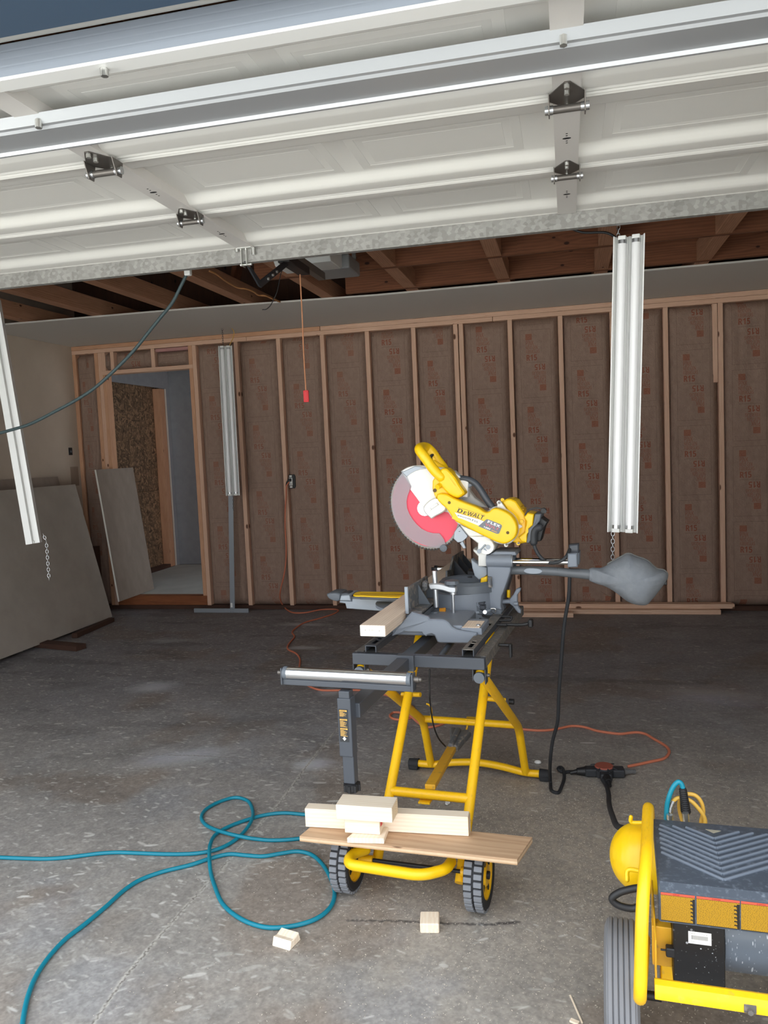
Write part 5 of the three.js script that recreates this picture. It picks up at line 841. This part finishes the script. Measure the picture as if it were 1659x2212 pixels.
tag(put(scene, 'extension_cord', tube([[0.476, 1.157, 0.04], [0.453, 1.129, 0.04], [0.443, 1.041, 0.04], [0.425, 0.891, 0.04], [0.417, 0.76, 0.04], [0.417, 0.589, 0.04], [0.403, 0.428, 0.04], [0.384, 0.308, 0.06], [0.364, 0.201, 0.1]].concat([[0.324, 0.1, 0.019], [0.325, 0.03, -0.041], [0.427, 0.006, 0.088], [0.516, 0.006, 0.172], [0.608, 0.006, 0.157], [0.713, 0.006, 0.029], [0.834, 0.006, 0.01], [0.881, 0.006, 0.054], [0.882, 0.006, 0.2], [0.821, 0.006, 0.371], [0.739, 0.006, 0.543], [0.728, 0.006, 0.746], [0.749, 0.006, 0.898], [0.82, 0.006, 1.043], [0.843, 0.006, 1.19], [0.869, 0.006, 1.33], [0.908, 0.006, 1.424], [1.004, 0.006, 1.528], [1.08, 0.006, 1.667], [1.162, 0.006, 1.913]], [[1.264, 0.006, 2.157], [1.433, 0.006, 2.331], [1.575, 0.006, 2.327], [1.671, 0.006, 2.319], [1.84, 0.006, 2.383]], [[1.982, 0.006, 2.53], [2.031, 0.006, 2.562], [2.065, 0.006, 2.631], [2.074, 0.006, 2.751], [2.024, 0.006, 2.79], [1.978, 0.006, 2.778], [1.952, 0.006, 2.733], [1.96, 0.006, 2.685], [2.001, 0.014, 2.705], [2.071, 0.016, 2.764], [2.123, 0.006, 2.828], [2.178, 0.006, 2.886], [2.219, 0.006, 2.866], [2.247, 0.006, 2.831], [2.279, 0.006, 2.788], [2.343, 0.006, 2.806], [2.425, 0.006, 2.8], [2.486, 0.006, 2.807], [2.565, 0.006, 2.842], [2.634, 0.006, 2.85]], [[2.638, 0.006, 2.858], [2.693, 0.006, 2.871], [2.746, 0.006, 2.87], [2.799, 0.006, 2.852], [2.842, 0.006, 2.821], [2.884, 0.006, 2.794], [2.927, 0.006, 2.795], [2.959, 0.006, 2.812], [3, 0.006, 2.846], [3.061, 0.006, 2.869], [3.111, 0.006, 2.877], [3.153, 0.006, 2.859], [3.19, 0.006, 2.848], [3.224, 0.006, 2.866], [3.253, 0.006, 2.921], [3.282, 0.006, 2.974], [3.303, 0.006, 3.027], [3.304, 0.006, 3.086], [3.273, 0.006, 3.16], [3.221, 0.006, 3.197], [3.172, 0.006, 3.23], [3.119, 0.006, 3.264]]), 0.0062, { seg: 620, sides: 10 }), M.orange), 'orange extension cord running from the wall outlet across the floor to the power tap', 'cord');
{
  const at = [[3.014, 0.02, 3.364]][0], t = thing('power_tap', 'black three-way power tap with a red round top on the floor', 'power tap', at, 0.1);
  put(t, 'body', [lathe([[0, 0.022], [0.036, 0.022], [0.042, 0.014], [0.042, -0.016], [0.034, -0.02], [0, -0.02]], 'y', [0, 0, 0], 18), span(-0.08, -0.03, -0.018, 0.018, -0.024, 0.024, 0.008), span(0.03, 0.082, -0.018, 0.018, -0.024, 0.03, 0.008), span(-0.024, 0.024, -0.018, 0.016, 0.03, 0.07, 0.008), span(-0.02, 0.02, -0.018, 0.016, -0.06, -0.03, 0.006)], M.dustyBlack);
  put(t, 'cap', lathe([[0, 0.0275], [0.036, 0.0265], [0.039, 0.022], [0, 0.022]], 'y', [0, 0, 0], 28), plain(0x9a5040, 0.7), 'dusty red round cap');
  put(t, 'spoke', [0.5, 1.3, 2.2, 3.6, 5.6].map((a) => beam([0.036 * Math.cos(a), 0.024, 0.036 * Math.sin(a)], [0.058 * Math.cos(a), 0.018, 0.058 * Math.sin(a)], 0.006, 0.004, 0.001)), M.dustyBlack);
  put(t, 'plug', [rod([-0.072, 0, 0], [-0.112, 0, 0.002], 0.02, 0.014), rod([-0.112, 0, 0.002], [-0.14, -0.006, 0.004], 0.010, 0.007)], M.black);
  put(t, 'plug', [rod([0.0, 0, 0.066], [0.002, 0, 0.105], 0.018, 0.013), rod([0.002, 0, 0.105], [0.004, -0.006, 0.13], 0.010, 0.007)], M.black);
  put(t, 'strain_relief', [rod([0.08, -0.004, -0.008], [0.12, -0.006, -0.016], 0.014, 0.008), rod([0.118, -0.006, -0.0155], [0.128, -0.008, -0.018], 0.0095, 0.0095)], M.dustyGrey);
}

// ---------------------------------------------------------------- air compressor
{
  const s = thing('air_compressor', 'yellow wheeled air compressor with a grey ribbed deck', 'air compressor', [3.05, 0, 4.95], rad(-3.5));
  const tk = put(s, 'tank', [lathe(Array.from({ length: 17 }, (_, i) => [0.082 * Math.sin(i / 16 * Math.PI / 2), 0.012 - 0.072 * Math.cos(i / 16 * Math.PI / 2)]).concat([[0.082, 0.64], [0.06, 0.69], [0, 0.71]]), 'x', [-0.03, 0.345, -0.275], 40)], M.yellow);
  put(tk, 'tank_band', lathe([[0.0815, 0], [0.0835, 0.002], [0.0835, 0.01], [0.0815, 0.012]], 'x', [-0.005, 0.345, -0.275], 40), M.yellowPipe);
  const cage = sub(s, 'roll_cage'); const loop = (x) => [[x + 0.02, 0.30, -0.31], [x + 0.02, 0.47, -0.265], [x + 0.016, 0.515, -0.20], [x + 0.004, 0.53, 0.07], [x - 0.008, 0.47, 0.155], [x - 0.016, 0.296, 0.185], [x - 0.016, 0.262, 0.14], [x, 0.24, -0.1]];
  put(cage, 'cage_tube', bent(loop(-0.012), 0.0130, 0.05), M.yellowPipe);
  put(cage, 'cage_tube', bent(loop(0.60), 0.0165, 0.05), M.yellowPipe);
  put(cage, 'hose_peg', [tube([[-0.004, 0.455, -0.235], [-0.036, 0.455, -0.235], [-0.036, 0.467, -0.235]], 0.005, { sides: 8 }), tube([[-0.008, 0.445, -0.02], [-0.046, 0.445, -0.02], [-0.048, 0.428, -0.01]], 0.005, { sides: 8 })], M.yellow);
  // deck with chevron ribs
  const dk = sub(s, 'deck', 'scuffed grey plastic deck with chevron ribs');
  const deckMat = rough(texture(pixels(512, 512, (u, v) => { const a = step(0.52, 0.8, fbm(u, v, 2, 6)), b = step(0.62, 0.8, fbm(u * 0.7 + 0.3, v * 2, 2, 6)); return mix3([66, 73, 83], [128, 136, 146], clamp(0.1 + 0.45 * a + 0.3 * b)); }), 0.3, 0.3), 0.5);
  const ribMat = plain(0x727b87, 0.4);
  put(dk, 'deck_plate', prismX([[-0.165, 0.47], [-0.165, 0.50], [-0.155, 0.503], [0.115, 0.503], [0.132, 0.494], [0.128, 0.425], [0.10, 0.41], [0.085, 0.41], [0.085, 0.47]], 0.012, 0.58, 0.003), deckMat);
  for (let i = 0; i < 9; i++) { const z0 = -0.135 + i * 0.0215, xc = 0.139; const l = [[0.024, z0 - 0.038], [xc, z0 + 0.05]], r = [[xc, z0 + 0.05], [0.27, z0 - 0.048]]; for (const [a, b] of [l, r]) { const cut = (p, q) => { let [x0, y0] = p, [x1, y1] = q; const lim = -0.128, top = 0.095; const at = (zz) => x0 + (x1 - x0) * (zz - y0) / (y1 - y0); const ps = [[x0, y0], [x1, y1]].map(([x, z]) => z < lim ? [at(lim), lim] : z > top ? [at(top), top] : [x, z]); return ps; }; const [p, q] = cut(a, b); if (Math.hypot(p[0] - q[0], p[1] - q[1]) > 0.015) put(dk, 'rib', beam([p[0], 0.504, p[1]], [q[0], 0.504, q[1]], 0.0055, 0.006, 0.0015), ribMat); } }
  put(dk, 'badge', prismY([[0.125, -0.128], [0.158, -0.126], [0.141, -0.112]], 0.503, 0.5045, 0.0004), plain(0x9a9482, 0.6));
  { // warning labels on the deck's front lip
    const c = canvas(512, 384), g = c.getContext('2d'); g.fillStyle = '#1c1812'; g.fillRect(0, 0, 512, 384);
    g.fillStyle = '#e0533c'; g.fillRect(0, 0, 512, 30); g.fillStyle = '#3a1810'; g.font = 'bold 22px sans-serif'; g.fillText('WARNING', 180, 23);
    for (let r = 0; r < 20; r++) { const w = 512 - (r % 3) * 22 - ((r * 53) % 40), y = 36 + r * 17; g.fillStyle = '#c9970e'; g.fillRect(0, y, w, 14); g.fillStyle = '#4a3606'; for (let x = 6; x < w - 8;) { const k = 6 + ((r * 31 + x * 17) % 26); g.fillRect(x, y + 4, k, 5); x += k + 5; } }
    const t = new THREE.CanvasTexture(c); t.colorSpace = THREE.SRGBColorSpace; t.magFilter = THREE.LinearFilter; const lm = rough(t, 0.45);
    const an = Math.atan2(0.07, 0.004); for (const [x0, x1] of [[0.0165, 0.080], [0.0835, 0.162], [0.1645, 0.243], [0.2455, 0.324]]) put(dk, 'warning_label', prep(new THREE.PlaneGeometry(x1 - x0, 0.061)).rotateX(0.05).translate((x0 + x1) / 2, 0.459, 0.1312), lm);
  }
  const splat = (base, streak) => { const c = canvas(256, 256), g = c.getContext('2d'); g.fillStyle = base; g.fillRect(0, 0, 256, 256); for (let i = 0; i < 130; i++) { g.fillStyle = `rgba(220,224,228,${rnd(0.15, 0.8)})`; g.beginPath(); const r = rnd(0.5, 2.2) * (rnd() > 0.93 ? 2.2 : 1); g.ellipse(rnd(0, 256), rnd(0, 256), r, streak ? r * rnd(1, 5) : r, 0, 0, 7); g.fill(); } return texture(c, 0.14, 0.14); };
  put(s, 'motor_cover', [span(0.04, 0.14, 0.262, 0.42, -0.1, 0.088, 0.004)], rough(splat('#151517', false), 0.35));
  { const c = canvas(128, 64), g = c.getContext('2d'); g.fillStyle = '#f2f0ea'; g.fillRect(0, 0, 128, 64); g.fillStyle = '#444'; for (let x = 18; x < 110;) { const k = 1 + ((x * 7) % 4); g.fillRect(x, 20, k, 22); x += k + 2; } g.font = '7px sans-serif'; g.fillText('SER. NO.', 14, 14); g.fillText('25 02 1 80', 74, 14); g.fillText('MODEL', 14, 54);
    const t = new THREE.CanvasTexture(c); t.colorSpace = THREE.SRGBColorSpace; t.magFilter = THREE.LinearFilter; put(s, 'serial_label', prep(new THREE.PlaneGeometry(0.044, 0.026)).translate(0.092, 0.375, 0.0886), rough(t, 0.5), 'small white barcode label'); }
  put(s, 'fan_shroud', [rod([0.142, 0.355, -0.02], [0.245, 0.355, -0.02], 0.095, 0.095, 40), rod([0.247, 0.355, -0.02], [0.30, 0.355, -0.02], 0.098, 0.098, 40)].map((g) => boxUV(g)), rough(splat('#5c646e', true), 0.3));
  put(s, 'side_plate', prismX([[-0.1, 0.27], [0.09, 0.27], [0.09, 0.36], [0.04, 0.385], [-0.1, 0.385]], 0.004, 0.008, 0.001), M.yellowWorn);
  put(s, 'end_bracket', [span(0.0, 0.04, 0.285, 0.372, 0.03, 0.06, 0.002)], M.yellowWorn);
  put(s, 'drain_fitting', [span(0.026, 0.044, 0.325, 0.345, 0.072, 0.09, 0.003), rod([0.016, 0.336, 0.082], [0.028, 0.336, 0.082], 0.002)], M.black);
  put(s, 'base_rail', [prismX([[0.152, 0.320], [0.160, 0.323], [0.172, 0.319], [0.176, 0.31], [0.176, 0.291], [0.170, 0.291], [0.168, 0.306], [0.155, 0.314], [0.152, 0.314]], 0.0, 0.60, 0.001)], M.yellowPipe);
  put(s, 'rail_bolt', [bolt([0.173, 0.297, 0.176], [0, 0, 1], 0.006, 0.008), span(0.162, 0.184, 0.292, 0.309, 0.1755, 0.178, 0.002)], M.dustySteel);
  put(s, 'under_tray', span(0.05, 0.58, 0.265, 0.285, -0.3, 0.0, 0.006), M.darkPaint);
  put(s, 'rear_leg', [span(0.52, 0.56, 0, 0.25, -0.1, -0.06, 0.006), span(0.52, 0.56, 0, 0.25, 0.08, 0.12, 0.006)], M.yellowPipe);
  for (const x of [-0.064, 0.66]) {
    const w = sub(s, 'wheel'), y = 0.152, z = -0.03, h = 0.037;
    const prof = [[0.085, -h + 0.006], [0.13, -h], [0.146, -h + 0.006]]; for (let i = 0; i < 5; i++) { const a = -h + 0.008 + i * (2 * h - 0.016) / 5, b = (2 * h - 0.016) / 5; prof.push([0.146, a], [0.1505, a + b * 0.18], [0.1505, a + b * 0.8], [0.146, a + b * 0.98]); } prof.push([0.146, h - 0.006], [0.13, h], [0.085, h - 0.006]);
    put(w, 'tyre', lathe(prof, 'x', [x, y, z], 56), plain(0x7c7d80, 0.85));
    put(w, 'hub', lathe([[0.012, -h], [0.05, -h + 0.01], [0.088, -h + 0.008], [0.088, h - 0.008], [0.05, h - 0.01], [0.012, h]], 'x', [x, y, z], 36), M.yellowPipe);
  }
  put(s, 'axle', rod([-0.064, 0.152, -0.03], [0.02, 0.152, -0.03], 0.01), M.black);
  put(s, 'axle_bracket', [span(0.02, 0.05, 0.14, 0.27, -0.10, -0.04, 0.004), span(0.54, 0.57, 0.14, 0.27, -0.10, -0.04, 0.004)], M.yellowPipe);
  put(s, 'looped_cord', tube([[-0.013, 0.433, 0.02], [-0.043, 0.424, 0.02], [-0.068, 0.412, 0.02], [-0.081, 0.398, 0.02], [-0.073, 0.388, 0.02], [-0.054, 0.382, 0.02], [-0.033, 0.383, 0.02], [-0.02, 0.395, 0.02], [-0.011, 0.419, 0.02]], 0.0078, { seg: 60 }), M.black);
  put(s, 'power_cord', tube([[-0.052, 0.3, -0.513], [-0.07, 0.28, -0.562], [-0.091, 0.2, -0.805], [-0.106, 0.1, -1.107], [-0.113, 0.03, -1.355], [-0.124, 0.012, -1.468], [-0.135, 0.018, -1.493]], 0.009, { seg: 60 }), M.rubber);
  put(s, 'outlet_valve', [rod([[0.053, 0.486, -0.2]][0], [[0.053, 0.498, -0.2]][0], 0.0075), rod([[0.089, 0.485, -0.2]][0], [[0.088, 0.505, -0.2]][0], 0.0078)], M.zinc);
}
tag(put(scene, 'coupling_hose', tube([[3.108, 0.481, 4.74], [3.109, 0.5, 4.74], [3.111, 0.517, 4.74], [3.116, 0.537, 4.74], [3.123, 0.556, 4.74], [3.131, 0.569, 4.74], [3.138, 0.574, 4.74], [3.143, 0.571, 4.74], [3.147, 0.561, 4.74], [3.148, 0.553, 4.74]], 0.0058, { seg: 70 }), M.tealHose), 'short teal hose arching behind the compressor deck', 'hose');
tag(put(scene, 'strain_relief', [rod([[3.147, 0.56, 4.742]][0], [[3.153, 0.498, 4.742]][0], 0.0075, 0.0105)].concat(Array.from({ length: 12 }, (_, i) => { const a = [[3.147, 0.558, 4.742], [3.153, 0.501, 4.742]], k = (i + 0.5) / 12; const g = prep(new THREE.TorusGeometry(mix(0.0075, 0.0105, k), 0.0016, 6, 18)); g.rotateX(Math.PI / 2 + 0.2); g.translate(mix(a[0][0], a[1][0], k), mix(a[0][1], a[1][1], k), a[0][2]); return g; })), M.black), 'ribbed black strain relief on the end of the teal hose', 'hose fitting');
tag(put(scene, 'yellow_hose', tube([[3.118, 0.493, 4.73], [3.119, 0.504, 4.73], [3.125, 0.519, 4.73], [3.132, 0.527, 4.73], [3.144, 0.531, 4.73], [3.158, 0.528, 4.73], [3.17, 0.521, 4.73], [3.182, 0.508, 4.73], [3.192, 0.494, 4.73], [3.197, 0.482, 4.73], [3.198, 0.471, 4.73]].concat([[3.193, 0.457, 4.71], [3.192, 0.466, 4.71], [3.196, 0.482, 4.71], [3.197, 0.493, 4.71], [3.194, 0.51, 4.71], [3.186, 0.524, 4.71], [3.176, 0.531, 4.71], [3.163, 0.532, 4.71], [3.153, 0.53, 4.71], [3.146, 0.519, 4.71], [3.142, 0.505, 4.71], [3.143, 0.488, 4.71], [3.146, 0.474, 4.71], [3.149, 0.463, 4.71]]), 0.0048, { seg: 140 }), M.yellowHose), 'thin yellow hose coiled behind the compressor deck', 'hose');
tag(put(scene, 'hose_spring', Array.from({ length: 11 }, (_, i) => { const a = [[3.118, 0.495, 4.73], [3.119, 0.504, 4.73], [3.122, 0.513, 4.73], [3.126, 0.522, 4.73]], k = i / 10 * 3, j = Math.min(2, Math.floor(k)), f = k - j, g = prep(new THREE.TorusGeometry(0.006, 0.0012, 6, 16)); g.rotateX(Math.PI / 2); g.rotateZ(-0.3); g.translate(mix(a[j][0], a[j + 1][0], f), mix(a[j][1], a[j + 1][1], f), a[0][2]); return g; }), M.steel), 'bright wire spring guard on the yellow hose', 'hose fitting');

renderer.render(scene, camera);
